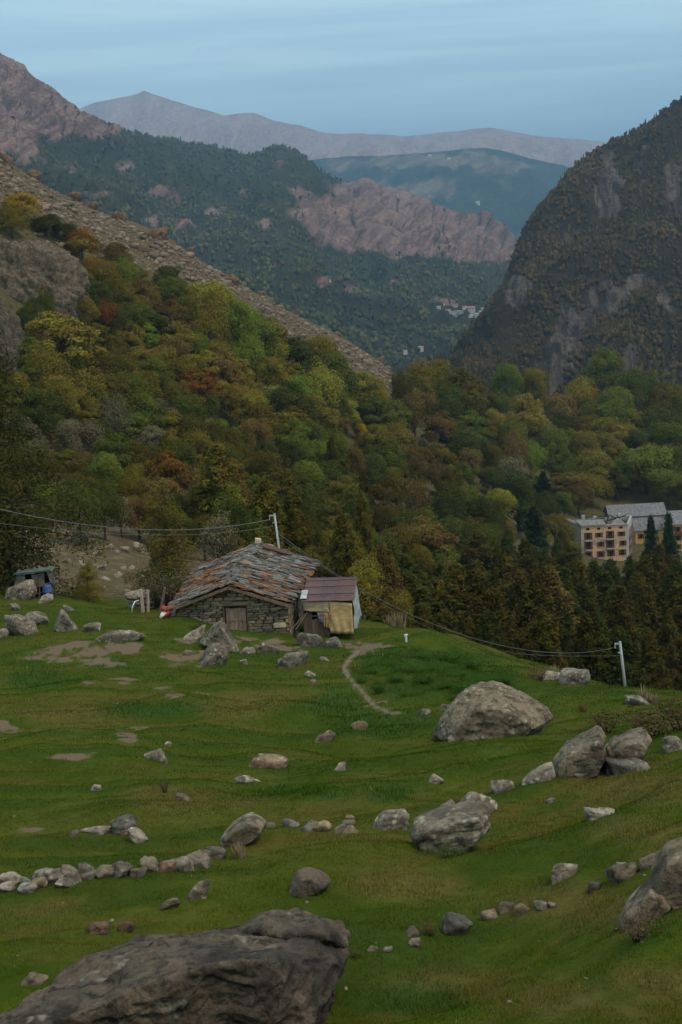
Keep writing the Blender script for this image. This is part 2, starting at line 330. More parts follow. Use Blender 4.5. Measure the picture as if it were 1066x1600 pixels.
# ------------------------------------------------------------------ mountains
def lerp_pts(px, L, k): L = np.array(L, float); return np.interp(px, L[:, 0], L[:, k])
MT = {}
def mountain(name, label, ridge, foot, nx, nv, amp, wav, curve, rockfn, mat, rough=2.0, seed=1, px0=-150, px1=1216):
    px = np.linspace(px0, px1, nx); v = np.linspace(0, 1, nv); back = np.linspace(1, 1.5, 8)[1:]
    rr = lerp_pts(px, ridge, 1) + (rough(px) if callable(rough) else rough) * fbm(xyz(px / 17.0, seed, 0), 5, seed, .62); ry = lerp_pts(px, ridge, 2); fr = lerp_pts(px, foot, 1); fy = lerp_pts(px, foot, 2)
    X, V = np.meshgrid(px, v); RR, FR, RY, FY = rr[None] + 0 * V, fr[None] + 0 * V, ry[None] + 0 * V, fy[None] + 0 * V
    row = FR + (RR - FR) * V; dep = FY + (RY - FY) * V ** curve
    p = P(X, row, dep)
    tu = np.gradient(p, axis=1); tv = np.gradient(p, axis=0); n = np.cross(tu, tv); n /= np.linalg.norm(n, axis=-1)[..., None] + 1e-9
    s = p.reshape(-1, 3) / wav
    warp = np.stack([fbm(s * .5 + 7, 3, seed + 3), fbm(s * .5 + 31, 3, seed + 4), fbm(s * .5 + 77, 3, seed + 5)], -1)
    q = s * np.array([1, .55, .4]) + .7 * warp
    disp = fbm(q, 6, seed, .55, True) * .75 + .25 * fbm(s * 3, 4, seed + 9, .6)
    fade = (np.minimum(1, (1 - V) * (2.5 if name == 'far_range' else 7) + (.04 if name == 'far_range' else .1))).ravel()
    p = p + n * (disp * amp * fade).reshape(V.shape)[..., None]
    X, row = proj(p); rock = rockfn(X.ravel(), row.ravel(), disp, s).reshape(V.shape)
    rows = [p]; rk = [rock]; top = p[-1]
    for b in back:
        k = (b - 1) * 2; q2 = top.copy(); q2[:, 1] += k * (ry - fy) * .8; q2[:, 0] *= q2[:, 1] / top[:, 1]; q2[:, 2] = top[:, 2] - k * (abs(top[:, 2] - p[0][:, 2]) + 100) * .9
        rows.append(q2[None]); rk.append(rock[-1:])
    A = np.concatenate(rows); rk = np.concatenate(rk); h, w = A.shape[:2]
    i = (np.arange(h - 1)[:, None] * w + np.arange(w - 1)).ravel(); f = np.stack([i, i + 1, i + 1 + w, i + w], -1)
    me = mesh(name, A.reshape(-1, 3), f, mat, True, {'rock': rk.ravel(), 'px': np.interp(np.arange(w), np.arange(w), px)[None].repeat(h, 0).ravel()})
    tag(obj(name, me), label, 'mountain', kind='structure')
    MT[name] = (p, rock, X, row); return p, rock
def mtn_mat(name, veg1, veg2, rock1, rock2, sc, soft=.12, bump=1.0, tilt=.6, ss=1.0, sk=.85):
    t = NT(name); p = t.pos(); a = t.noise(sc, 6, .65, p); b = t.noise(sc * 7, 5, .7, p); c = t.noise(sc * .3, 3, .5, p)
    veg = t.mix(t.ramp(a, .38, .64), veg1, veg2); veg = t.mix(t.ramp(b, .35, .7, 0, .5), veg, [q * .6 for q in veg1])
    rk = t.mix(t.ramp(b, .35, .68), rock1, rock2); rk = t.mix(t.ramp(c, .4, .6, 0, .5), rk, [rock2[0] * .75, rock2[1] * .78, rock2[2] * .8])
    mpn = t.n('ShaderNodeMapping'); t.l(p, mpn.inputs['Vector']); mpn.inputs['Rotation'].default_value = (0, tilt, 0); mp2 = t.n('ShaderNodeMapping'); t.l(mpn.outputs[0], mp2.inputs['Vector']); mp2.inputs['Scale'].default_value = (.12, .12, 1)
    stn = t.noise(sc * 2.2 * ss, 6, .7, mp2.outputs[0], .5); rk = t.mix(t.ramp(stn, .42, .60, 0, sk), rk, [q * .42 for q in rock1]); rk = t.mix(t.ramp(stn, .40, .28, 0, sk * .8), rk, [min(q * 1.35, .7) for q in rock2])
    k = t.ramp(t.math('ADD', t.attr('rock'), t.math('MULTIPLY', t.math('SUBTRACT', a, .5), .9)), .5 - soft, .5 + soft)
    return t.bsdf(t.mix(k, veg, rk), 1.0, .05, t.bump(t.math('ADD', b, stn), 1.0, bump))
def patches(L, base=0.0, namp=.5, thr=.62):
    def fn(px, py, disp, s):
        m = np.full(len(px), base) + .34 * np.clip(disp, -1, 1)
        j = 10 * fbm(xyz(px / 14, py / 14, 3), 3, 5)
        for a, b, c, d, k in L: m = m + k * np.exp(-(((px + j - a) / c) ** 2 + ((py + j - b) / d) ** 2))
        return np.clip(m + namp * fbm(xyz(px / 22, py / 22, 1), 4, 7, .6), 0, 1)
    return fn
# far pink range (warm sunlight put into its rock colours), blue hills, the wooded mountain on the left with its rocky spur, the dark steep mountain on the right
mountain('far_range', 'distant bare pinkish mountain range on the skyline', [(-900,190,15000),(0,200,14500),(120,172,14000),(150,160,14000),(200,151,14000),(215,147,14000),(226,142,14000),(240,148,14000),(262,155,14000),(300,166,14000),(350,180,14000),
   (380,177,14000),(396,176,14000),(430,190,14000),(470,197,14200),(500,207,14400),(530,210,14500),(560,209,14500),(630,213,14500),(660,211,14500),(690,208,14500),(720,205,14500),(765,200,14500),(800,206,14500),(830,212,14500),(880,217,14500),(940,222,14500),(1100,226,14500),(1900,240,15000)],
   [(-900,330,10500),(1900,330,10500)], 520, 100, 300, 900, 1.3, lambda a, b, d, s: np.clip(.75 + .25 * d, 0, 1), mtn_mat('sunlit_far_rock', (.10, .085, .07), (.15, .12, .10), (.58, .29, .22), (.86, .62, .49), .0035, .2, 90, 1.25, .9, .35), 1.2, 3)
mountain('blue_hills', 'hazy blue wooded hills in front of the far range', [(-900,330,8800),(380,300,8800),(440,262,8800),(490,249,8800),(530,246,8800),(560,245,8800),(640,242,9000),(700,238,9000),(730,234,9000),(760,232,9000),(790,238,9000),(820,246,9000),(850,252,9000),(880,259,9000),(900,268,9000),(960,290,9000),(1900,330,9000)],
   [(-900,480,5600),(1900,480,5600)], 420, 110, 220, 800, 1.25, patches([(560,256,60,7,1.0),(690,250,90,10,.8),(640,300,50,14,.6),(560,300,30,10,.7),(800,262,40,8,.9),(690,300,40,8,.7),(600,330,30,8,.5)], .12, .6), mtn_mat('hill_wood', (.030, .050, .030), (.055, .075, .035), (.20, .15, .10), (.28, .22, .16), .006, .2, 25), 1.5, 5)
M2R = [(-900,-200,3000),(-300,-40,3100),(-60,68,3200),(0,84,3300),(14,92,3300),(30,104,3300),(45,116,3300),(60,128,3400),(75,140,3400),(90,158,3500),(105,166,3500),(130,184,3700),(150,192,3800),(170,206,3900),(200,208,4000),(260,221,4200),(330,232,4300),(375,243,4300),(395,243,4300),(420,232,4300),(437,227,4300),(450,232,4300),(470,243,4300),(500,270,4300),(530,284,4350),
   (545,291,4400),(558,288,4400),(570,282,4400),(580,284,4400),(592,297,4400),(606,290,4400),(620,298,4450),(640,304,4500),(670,317,4550),(700,329,4600),(730,341,4650),(760,354,4700),(785,367,4750),(800,377,4800),(830,405,4900),(900,450,5000),(1100,480,5200),(1900,480,5200)]
mountain('wooded_mountain', 'forested mountain with a rocky peak and reddish spur left of the valley', M2R,
   [(-900,560,1300),(0,560,1400),(300,600,1700),(560,640,2000),(700,640,2200),(800,600,2500),(1000,600,2700),(1900,600,2700)], 620, 230, 130, 330, 1.5,
   patches([(20,140,80,60,1.5),(100,185,60,22,1.2),(20,215,50,40,.8),(245,300,30,7,.9),(270,312,18,6,.7),(240,345,25,9,.7),(285,350,20,10,.7),(560,300,40,22,1.1),(580,335,60,32,1.3),(520,340,46,26,1.0),(640,330,70,30,1.3),(700,355,80,32,1.3),(760,380,50,22,1.3),(620,385,70,16,.8),(540,375,50,12,.8),(410,345,16,8,.7),(430,260,16,6,.5),(150,200,40,12,1.1),(100,260,30,14,.4),(800,390,30,14,1.0),(505,438,20,7,.9),(545,452,16,5,.7),(430,415,14,6,.5),(200,262,20,8,.6),(330,330,14,6,.6),(380,300,12,8,.6),(620,440,26,5,.5),(690,472,22,5,.7),(560,490,18,4,.5),(650,510,20,4,.5),(150,300,24,10,.5),(470,300,14,8,.5)], .0, .40),
   mtn_mat('mountain_wood', (.038, .042, .018), (.068, .066, .026), (.170, .092, .070), (.36, .225, .175), .014, .16, 9, .75, 1.6, .6), lambda px: np.interp(px, [0, 110, 160, 520, 550, 620, 680], [11, 9, 3, 3, 6, 6, 3]), 7)
mountain('steep_mountain', 'dark steep mountain with pines and bare cliffs on the right', [(560,760,1400),(660,640,1450),(700,588,1500),(720,568,1520),(740,548,1540),(757,526,1560),(772,500,1580),(784,474,1600),(796,446,1620),(810,410,1640),(820,368,1660),(835,342,1680),(850,318,1700),(865,296,1720),(880,276,1740),(900,256,1760),(920,240,1780),(940,230,1800),(960,219,1820),(980,212,1840),(1000,201,1860),(1020,189,1880),(1040,174,1900),(1055,162,1920),(1066,154,1940),(1300,20,2200),(1900,-200,2500)],
   [(560,760,1000),(1000,740,1000),(1900,740,950)], 420, 230, 72, 260, 1.15,
   patches([(950,280,18,48,1.2),(960,320,10,30,.55),(945,470,34,30,1.0),(1000,440,22,14,.9),(900,510,26,34,1.0),(870,560,24,38,1.0),(855,600,22,30,.9),(815,452,20,24,.9),(800,475,12,14,.5),(1052,290,18,30,1.1),(1000,290,12,30,.6),(880,370,10,20,.6),(1040,470,14,26,.7),(930,350,8,20,.6),(700,560,10,8,.3),(985,560,20,30,.5)], .0, .62),
   mtn_mat('steep_wood', (.036, .026, .011), (.060, .042, .018), (.070, .050, .038), (.185, .140, .108), .035, .16, 5, 1.45, 1.2, .9), 1.5, 9, 560, 1300)
# ------------------------------------------------------------------ far woods: tens of thousands of small trees, one mesh per mountain
def tmat(name, trans=.25):
    t = NT(name); c = t.attr('tint', 'Color'); d = t.n('ShaderNodeBsdfDiffuse'); t.l(c, d.inputs[0]); t.l(d.outputs[0], t.o.inputs[0]); return t.m
def conifer_low(k):                                        # three ragged tiers
    r = np.random.default_rng(k); v, f = [], []
    for (z0, z1, rad) in ((.08, .55, .20), (.34, .8, .15), (.6, 1.0, .10)):
        b = len(v); n = 6
        for i in range(n):
            a = 2 * math.pi * (i + r.uniform(-.3, .3)) / n; q = rad * r.uniform(.65, 1.25); v.append((q * math.cos(a), q * math.sin(a), z0 + r.uniform(-.05, .05)))
        v.append((r.uniform(-.02, .02), r.uniform(-.02, .02), z1)); f += [(b + i, b + (i + 1) % n, b + n) for i in range(n)]
    return np.array(v), np.array(f)
def round_low(k):
    r = np.random.default_rng(k); bm = bmesh.new(); bmesh.ops.create_icosphere(bm, subdivisions=1, radius=.5)
    v = np.array([q.co[:] for q in bm.verts]); f = np.array([[q.index for q in p.verts] for p in bm.faces]); bm.free()
    v *= (1 + r.uniform(-.28, .28, len(v)))[:, None]; v[:, 2] = v[:, 2] * 1.1 + .42; return v * np.array([.8, .8, 1]), f
PROT = [conifer_low(i) for i in range(5)]; PROR = [round_low(i) for i in range(5)]
def far_wood(name, label, mt, n, hmin, hmax, conif, pal, seed, thr=.5, mat=None, rowmin=None):
    p, rock, X, row = MT[mt]; r = np.random.default_rng(seed); h, w = rock.shape
    a = r.uniform(0, w - 1.001, n); b = r.uniform(0, h - 1.001, n); ia, ib = a.astype(int), b.astype(int); fa, fb = a - ia, b - ib
    def bil(M): 
        e = M.ndim - 2; sh = lambda q: q.reshape(-1, *([1] * e))
        return (M[ib, ia] * sh((1 - fa) * (1 - fb)) + M[ib, ia + 1] * sh(fa * (1 - fb)) + M[ib + 1, ia] * sh((1 - fa) * fb) + M[ib + 1, ia + 1] * sh(fa * fb))
    pos = bil(p); rk = bil(rock); px, py = proj(pos)
    keep = (rk + r.normal(0, .15, n) < thr) & (px > -60) & (px < 1130)
    if rowmin is not None: keep &= rowmin(px, py, r)
    pos, px, py = pos[keep], px[keep], py[keep]; n = len(pos)
    cn = fbm(pos / 260.0, 3, seed); isc = (r.random(n) < conif + .35 * cn)
    H = r.uniform(hmin, hmax, n); ang = r.uniform(0, 6.28, n); pick = r.integers(0, 5, n)
    tone = fbm(pos / 110.0, 3, seed + 5) * 1.1 + r.normal(0, .16, n); shade = np.clip(1 + .9 * fbm(pos / 420.0, 4, seed + 8, .6), .45, 1.8); V, F, T, off = [], [], [], 0
    pal = np.array(pal)
    for ty, protos in ((True, PROT), (False, PROR)):
        for k in range(5):
            m = (isc == ty) & (pick == k)
            if not m.any(): continue
            pv, pf = protos[k]; c, s = np.cos(ang[m])[:, None], np.sin(ang[m])[:, None]; sc = H[m][:, None] * (1 if ty else .75)
            x = (pv[:, 0] * c - pv[:, 1] * s) * sc; y = (pv[:, 0] * s + pv[:, 1] * c) * sc; z = pv[:, 2][None] * sc - .04 * sc
            q = np.stack([x, y, z], -1) + pos[m][:, None]
            tt = np.clip(tone[m] + .5, 0, 1)[:, None]
            col = (pal[0] * (1 - tt) + pal[1] * tt) if ty else (pal[2] * (1 - tt) + pal[3] * tt)
            col = col * r.uniform(.8, 1.2, (len(col), 1)) * shade[m][:, None]; col = np.repeat(col[:, None], len(pv), 1)
            V.append(q.reshape(-1, 3)); T.append(col.reshape(-1, 3)); F.append((pf[None] + (np.arange(m.sum()) * len(pv))[:, None, None]).reshape(-1, 3) + off); off += len(pv) * int(m.sum())
    me = mesh(name, np.concatenate(V), np.concatenate(F), mat, True, {'tint': np.concatenate(T)})
    tag(obj(name, me), label, 'forest', kind='stuff')
FM = tmat('far_foliage')
far_wood('mountain_forest', 'mass of pines and autumn trees on the dark steep mountain', 'steep_mountain', 30000, 4, 8.5, .5, [(.030, .025, .009), (.050, .038, .013), (.056, .038, .013), (.084, .050, .019)], 21, .47, FM)
far_wood('valley_forest', 'bluish mass of far trees on the wooded mountain', 'wooded_mountain', 36000, 8, 16, .4, [(.038, .048, .022), (.060, .064, .027), (.056, .064, .023), (.098, .086, .030)], 22, .44, FM,
         lambda px, py, r: (py > lerp_pts(px, [(0, 190), (130, 190), (200, 205), (2000, 205)], 1)) & ~((np.abs(px - 505) < 18) & (np.abs(py - 438) < 8)) & ~((np.abs(px - 718) < 48) & (np.abs(py - 494) < 17)))
# ------------------------------------------------------------------ tree kinds: crown and trunk meshes shared by the copies
def foliage_mat(name, trans=.3, var=.35):
    t = NT(name); g = t.n('ShaderNodeNewGeometry'); isl = g.outputs['Random Per Island']; c = t.oinfo()
    hsv = t.n('ShaderNodeHueSaturation'); t.l(c, hsv.inputs['Color'])
    t.l(t.ramp(isl, 0, 1, 1 - var, 1 + var), hsv.inputs['Value'])
    cl = t.attr('clump'); t.l(t.math('ADD', .5, t.math('MULTIPLY', t.math('SUBTRACT', cl, .5), .05)), hsv.inputs['Hue'])
    vt = t.n('ShaderNodeVectorTransform', vector_type='NORMAL', convert_from='OBJECT', convert_to='WORLD'); t.l(t.attr('cn', 'Vector'), vt.inputs[0])
    mxv = t.n('ShaderNodeMix', data_type='VECTOR'); mxv.inputs[0].default_value = .55; t.l(g.outputs['Normal'], mxv.inputs[4]); t.l(vt.outputs[0], mxv.inputs[5])
    nm = t.n('ShaderNodeVectorMath', operation='NORMALIZE'); t.l(mxv.outputs[1], nm.inputs[0])
    d = t.n('ShaderNodeBsdfDiffuse'); t.l(hsv.outputs[0], d.inputs[0]); t.l(nm.outputs[0], d.inputs['Normal'])
    tr = t.n('ShaderNodeBsdfTranslucent'); t.l(hsv.outputs[0], tr.inputs[0]); ms = t.n('ShaderNodeMixShader'); ms.inputs[0].default_value = trans
    t.l(d.outputs[0], ms.inputs[1]); t.l(tr.outputs[0], ms.inputs[2]); t.l(ms.outputs[0], t.o.inputs[0]); return t.m
LEAF = foliage_mat('leaves', .18, .4); NEEDLE = foliage_mat('needles', .1, .3)
BARK = plain('bark', (.075, .06, .048), (.13, .105, .085), 3, .95, .02, (6, 6, 1))
def quads(c, a, b):                                        # leaf faces: centre c, half axes a and b (diamonds)
    v = np.stack([c - a, c - b * .8 + a * .1, c + a, c + b * .8 + a * .1], 1).reshape(-1, 3); return v, np.arange(len(v)).reshape(-1, 4)
def unit(v): return v / (np.linalg.norm(v, axis=-1, keepdims=True) + 1e-9)
def broadleaf(seed, W=10.0, H=11.0, n=11000, leaf=.27, ncl=70, lower=.04, layered=False, gap=.0):
    r = np.random.default_rng(seed); zc = H * (.5 + lower * .5); rz = H - zc; rx = W / 2
    d = unit(r.normal(size=(ncl, 3))); d[:, 2] = np.where(d[:, 2] < -.55, -d[:, 2], d[:, 2])
    lob = 1 + .42 * fbm(d * 1.7 + seed, 2, seed)
    rad = r.uniform(.5, .80, ncl) ** .8 * lob
    cc = d * rad[:, None] * np.array([rx, rx, rz]) * np.where(d[:, 2:3] < 0, np.array([1, 1, (zc - H * lower) / rz]), 1) + np.array([0, 0, zc])
    cr = r.uniform(.20, .38, ncl) * rx * (.85 if layered else 1)
    k = r.choice(ncl, n, p=cr ** 2 / (cr ** 2).sum()); dd = unit(r.normal(size=(n, 3)) + .5 * d[k] + np.array([0, 0, .25]))
    pt = cc[k] + dd * (cr[k] * r.uniform(.55, 1.08, n))[:, None] * np.array([1.08, 1.08, .66 if layered else .95])
    nrm = unit(dd * .7 + d[k] * .5 + np.array([0, 0, .35]))
    fn = unit(nrm + r.normal(0, .55, (n, 3))); a = unit(np.cross(fn, r.normal(size=(n, 3)))); b = np.cross(fn, a)
    s = leaf * r.uniform(.6, 1.35, n)[:, None]; v, f = quads(pt, a * s * .62, b * s * .45)
    crown = mesh('crown', v, f, LEAF, False, {'cn': np.repeat(nrm, 4, 0), 'clump': np.repeat(r.random(ncl)[k], 4)})
    mb = MB(); mb.tube([(0, 0, -.6), (.05, 0, H * .2), (-.08, .1, H * .45), (.05, 0, H * .78)], [W * .03 + .06, W * .024 + .04, W * .016, .04], 8)
    for i in r.choice(ncl, 12 if n > 4000 else 34, False):
        z0 = H * r.uniform(.2, .5); e = cc[i]; mb.tube([(0, 0, z0), (e[0] * .5, e[1] * .5, z0 + (e[2] - z0) * .6), tuple(e)], [W * .012, W * .008, .02], 5)
    return mbmesh(mb, 'trunk', BARK), crown, W, H
def mbmesh(mb, name, mat, smooth=True):
    o = mb.build(name, mat, None, smooth); me = o.data; bpy.data.objects.remove(o); return me
def larch(seed, W=6.5, H=16.0, n=7000, leaf=.42, droop=.35, dens=1.0, start=.12):
    r = np.random.default_rng(seed); mb = MB(); lean = r.normal(0, .25, 2)
    mb.tube([(0, 0, -.6), (lean[0] * .3, lean[1] * .3, H * .5), (lean[0], lean[1], H)], [W * .035 + .04, W * .02, .015], 7)
    nb = int(H * (7.5 if n < 18000 else 5.0)); pts, nr, clump, dirs = [], [], [], []
    z = start * H
    brs = []
    for i in range(nb):
        t = (i + r.random()) / nb; z = H * (start + (1 - start) * t * .985); L = W / 2 * (1 - t) ** .62 * r.uniform(.5, 1.2) * (.75 + .25 * min(1, t * 5)) + .2
        if r.random() < .08: continue
        a = i * 2.399 + r.normal(0, .35); up = (.25 * (t - .35)) * L; brs.append((z, a, L, up, r.random()))
    tot = sum(b[2] ** 1.15 for b in brs)
    for (z, a, L, up, cl) in brs:
        m = max(5, int(n * L ** 1.15 / tot)); d = np.array([math.cos(a), math.sin(a), 0]); e = np.array([-d[1], d[0], 0])
        s = r.random(m) ** .75; spread = L * .30 * np.sin(np.clip(s, .04, 1) * math.pi * .85) + .1
        off = r.normal(0, .55, m) * spread
        zz = z + up * s - droop * L * s ** 2 + .28 * droop * L * s ** 4 - r.normal(.12, .30, m) * (1 + L * .10)
        p = d * (s * L)[:, None] + e * off[:, None]; p[:, 2] += zz; p[:, :2] += lean * (z / H)
        pts.append(p); nr.append(np.tile(unit(d * .6 + np.array([0, 0, .9])), (m, 1))); clump.append(np.full(m, cl)); dirs.append(d * .5 + e * np.sign(off)[:, None] * .8 + np.array([0, 0, -.35]))
        c = [(0 + lean[0] * z / H, lean[1] * z / H, z), tuple(d * L * .5 + np.array([lean[0] * z / H, lean[1] * z / H, z + up * .5 - droop * L * .25])), tuple(d * L + np.array([lean[0] * z / H, lean[1] * z / H, z + up - droop * L * .72]))]
        mb.tube(c, [.035 + L * .008, .02 + L * .004, .008], 4)
    p = np.concatenate(pts); nrm = np.concatenate(nr); dr = np.concatenate(dirs); cl = np.concatenate(clump); m = len(p)
    a = unit(dr + r.normal(0, .7, (m, 3))); fn = unit(nrm + r.normal(0, .6, (m, 3))); b = unit(np.cross(fn, a))
    s = leaf * r.uniform(.55, 1.4, m)[:, None]; v, f = quads(p, a * s * .62, b * s * .25)
    return mbmesh(mb, 'trunk', BARK), mesh('crown', v, f, NEEDLE, False, {'cn': np.repeat(nrm, 4, 0), 'clump': np.repeat(cl, 4)}), W, H
def shrub(seed, W=2.0, H=1.6, n=900, leaf=.10, stems=16, low=.15):
    r = np.random.default_rng(seed); mb = MB(); ends = []
    for i in range(stems):
        a = r.uniform(0, 6.28); q = r.uniform(.15, .5) * W; h = H * r.uniform(.55, .98); e = np.array([math.cos(a) * q, math.sin(a) * q, h]); ends.append(e)
        mb.tube([(e[0] * .1, e[1] * .1, -.1), tuple(e * np.array([.55, .55, .5])), tuple(e)], [.03 * W / 2 + .006, .018 * W / 2 + .004, .004], 4)
        for j in range(3):
            s = r.uniform(.4, .9); b = e * s; c = b + r.normal(0, .14 * W, 3) * np.array([1, 1, .5]) + np.array([0, 0, .1 * H]); mb.tube([tuple(b), tuple(c)], [.010, .004], 3); ends.append(c)
    e = np.array(ends); k = r.integers(0, len(e), n); p = e[k] + r.normal(0, .10 * W, (n, 3)) * np.array([1, 1, .7]); p[:, 2] = np.maximum(p[:, 2], low * H * r.random(n))
    nrm = unit(p * np.array([1, 1, .6]) + r.normal(0, .3, (n, 3))); a = unit(np.cross(nrm, r.normal(size=(n, 3)))); b = np.cross(nrm, a)
    s = leaf * r.uniform(.6, 1.4, n)[:, None]; v, f = quads(p, a * s * .6, b * s * .42)
    return mbmesh(mb, 'stems', TWIG), mesh('leaves', v, f, LEAF, False, {'cn': np.repeat(nrm, 4, 0), 'clump': np.repeat(r.random(len(e))[k], 4)}), W, H
TWIG = plain('twig', (.07, .04, .034), (.12, .075, .06), 5, .95, .01)
PR = {'broad': [broadleaf(31), broadleaf(32, 10, 10, 12000, .26, 90), broadleaf(33, 9, 12, 11000, .27, 66, .03), broadleaf(34, 11, 9.5, 12000, .28, 84, .02), broadleaf(35, 10, 11, 10500, .28, 52)],
      'layer': [broadleaf(41, 10, 11, 10000, .29, 60, .03, True), broadleaf(42, 9, 12, 10000, .29, 56, .03, True)],
      'tall': [broadleaf(51, 7.5, 13, 10000, .27, 66, .06), broadleaf(52, 8, 14, 10000, .27, 66, .08)],
      'sparse': [broadleaf(45, 9, 11, 3200, .26, 60, .08), broadleaf(46, 9.5, 10, 2600, .26, 70, .1)],
      'larch': [larch(61, 7.5, 16, 15000, .40, .18), larch(62, 7.0, 16, 15000, .40, .22), larch(63, 8.5, 17, 16000, .42, .15), larch(64, 7, 14, 14000, .40, .2)],
      'spruce': [larch(71, 6.0, 17, 13000, .42, .38, 1, .05), larch(72, 5.2, 18, 13000, .42, .45, 1, .05)],
      'near': [larch(81, 11.5, 16, 42000, .19, .34, 1, .04), larch(82, 8.5, 12, 20000, .19, .28, 1, .06)]}
NAMES = {'broad': 'broadleaf_tree', 'layer': 'broadleaf_tree', 'tall': 'broadleaf_tree', 'sparse': 'broadleaf_tree', 'larch': 'larch_tree', 'spruce': 'spruce_tree', 'near': 'larch_tree'}
COLS = {'near larch': (.036, .036, .011), 'green': (.082, .096, .018), 'bright green': (.104, .132, .022), 'yellow-green': (.170, .165, .026), 'pale green': (.135, .150, .042), 'dark green': (.050, .058, .014), 'olive': (.116, .096, .019),
        'dark olive': (.072, .060, .014), 'rust': (.150, .062, .018), 'brown': (.110, .076, .026), 'golden': (.290, .190, .024), 'grey-brown': (.110, .096, .056), 'blackish green': (.018, .028, .014), 'orange-brown': (.150, .086, .020), 'olive-gold': (.145, .116, .022)}
TREES = []
def tree(kind, cx, top, bot, w, colour, zone, ymin=95, ymax=900, var=None):
    """a tree whose crown spans w pixels and rows top..bot in the photograph, rooted on the ground at row bot"""
    b = hit(cx, bot, ymin, ymax); k = FPX / b[1]; i = len(TREES) if var is None else var; tr, cr, W, H = PR[kind][i % len(PR[kind])]
    sw = (w / k) / W; sh = max(P(float(cx), float(top), b[1])[2] - b[2], 2.0) / H
    c = np.array(COLS[colour]) * np.array([1.02, 1.0, .9]) * rng.uniform(.9, 1.45) * (.74 if kind == 'larch' else 1)
    TREES.append(dict(kind=kind, loc=b, sw=sw, sh=sh, rz=rng.uniform(0, 6.28), c=c, colour=colour, zone=zone, px=cx, py=(top + bot) / 2, m=(tr, cr)))
# prominent trees: kind, centre column, top row, bottom row, width, colour
Z1, Z2, Z3, Z4, Z5, Z6, Z7, Z8 = ('beside the grey cliff', 'below the scree ridge', 'on the middle of the left slope', 'on the low slope behind the hut', 'around the trail clearing', 'on the wooded crest right of centre', 'on the slope above the ruined villa', 'in the larch wood below the villa')
BIG = [('broad',102,432,487,58,'dark olive',Z1),('layer',100,480,606,128,'olive-gold',Z1),('broad',226,474,536,58,'green',Z2),('broad',163,466,520,52,'rust',Z2),('broad',262,414,456,44,'dark green',Z2),('broad',268,430,478,52,'green',Z2),
 ('broad',330,440,510,86,'yellow-green',Z2),('broad',300,460,515,56,'green',Z2),('broad',372,468,540,62,'bright green',Z2),('broad',400,500,590,88,'green',Z2),('broad',345,455,520,60,'bright green',Z2),('broad',420,528,600,66,'yellow-green',Z2),
 ('broad',222,612,690,80,'green',Z3),('layer',312,570,665,66,'rust',Z3),('layer',352,545,640,72,'brown',Z3),('broad',344,652,694,32,'bright green',Z3),('broad',378,664,712,36,'yellow-green',Z3),('broad',432,600,672,70,'pale green',Z3),
 ('broad',497,565,660,78,'yellow-green',Z2),('broad',470,585,650,60,'bright green',Z2),('layer',268,702,800,86,'orange-brown',Z4),('broad',128,655,745,80,'grey-brown',Z3),('larch',345,690,850,110,'olive',Z4),('broad',205,735,800,66,'olive',Z4),
 ('broad',36,300,345,60,'golden',Z1),('broad',20,320,372,56,'olive',Z1),('broad',75,335,372,50,'dark green',Z1),('broad',130,355,410,60,'orange-brown',Z1),('broad',155,400,450,56,'orange-brown',Z1),('broad',185,378,430,48,'brown',Z1),('broad',105,345,385,46,'dark green',Z1),
 ('broad',185,435,490,60,'olive',Z2),('broad',235,450,500,46,'brown',Z2),('broad',60,505,560,50,'green',Z1),('broad',200,500,550,52,'olive-gold',Z3),('broad',255,535,600,60,'olive',Z3),('broad',300,520,580,62,'bright green',Z3),
 ('tall',568,578,664,66,'yellow-green',Z5),('tall',542,620,680,46,'yellow-green',Z5),('broad',566,660,696,26,'golden',Z5),('broad',520,600,665,56,'green',Z5),('broad',590,600,660,40,'olive-gold',Z5),
 ('broad',658,562,650,58,'olive-gold',Z6),('tall',720,572,690,76,'dark olive',Z6),('broad',795,566,650,56,'bright green',Z6),('broad',782,610,680,46,'green',Z6),('broad',838,575,650,52,'olive',Z6),('tall',944,540,640,62,'green',Z6),('broad',905,592,660,60,'olive-gold',Z6),
 ('broad',990,575,670,66,'green',Z6),('broad',1040,592,680,66,'olive',Z6),('broad',1085,610,690,70,'green',Z6),('broad',690,558,640,44,'olive',Z6),('broad',630,580,650,34,'dark olive',Z6),('broad',880,615,680,60,'brown',Z6),('broad',960,600,680,60,'bright green',Z6),('layer',752,600,670,44,'brown',Z6),
 ('broad',722,668,742,70,'dark green',Z5),('layer',692,640,720,66,'brown',Z5),('broad',772,728,778,54,'dark green',Z7),('spruce',852,735,815,44,'blackish green',Z7),('spruce',836,790,905,62,'blackish green',Z7),('spruce',796,825,910,46,'dark green',Z7),('layer',892,735,790,72,'brown',Z7),
 ('broad',782,762,822,64,'yellow-green',Z7),('broad',1010,690,772,108,'green',Z7),('broad',1050,660,740,80,'green',Z7),('broad',930,700,770,70,'olive',Z7),('broad',830,690,750,50,'bright green',Z7),('broad',870,670,735,56,'green',Z7),('broad',845,655,710,50,'pale green',Z7),('broad',915,650,710,56,'brown',Z7),('broad',975,660,720,60,'olive-gold',Z7),
 ('broad',925,738,792,62,'olive',Z7),('broad',1045,732,790,70,'green',Z7),('broad',905,752,806,46,'brown',Z7),('tall',965,728,782,46,'dark green',Z7),('broad',1085,740,800,60,'olive',Z7),('broad',889,846,898,46,'olive-gold',Z7),('larch',880,826,905,44,'dark olive',Z7),('broad',868,800,862,58,'olive',Z7),('broad',882,768,815,40,'green',Z7),('spruce',872,838,905,36,'dark green',Z7),('broad',850,770,830,50,'dark green',Z7),('broad',660,915,960,50,'orange-brown',Z4),('layer',672,800,930,96,'brown',Z4),('larch',690,905,1000,40,'golden',Z8)]
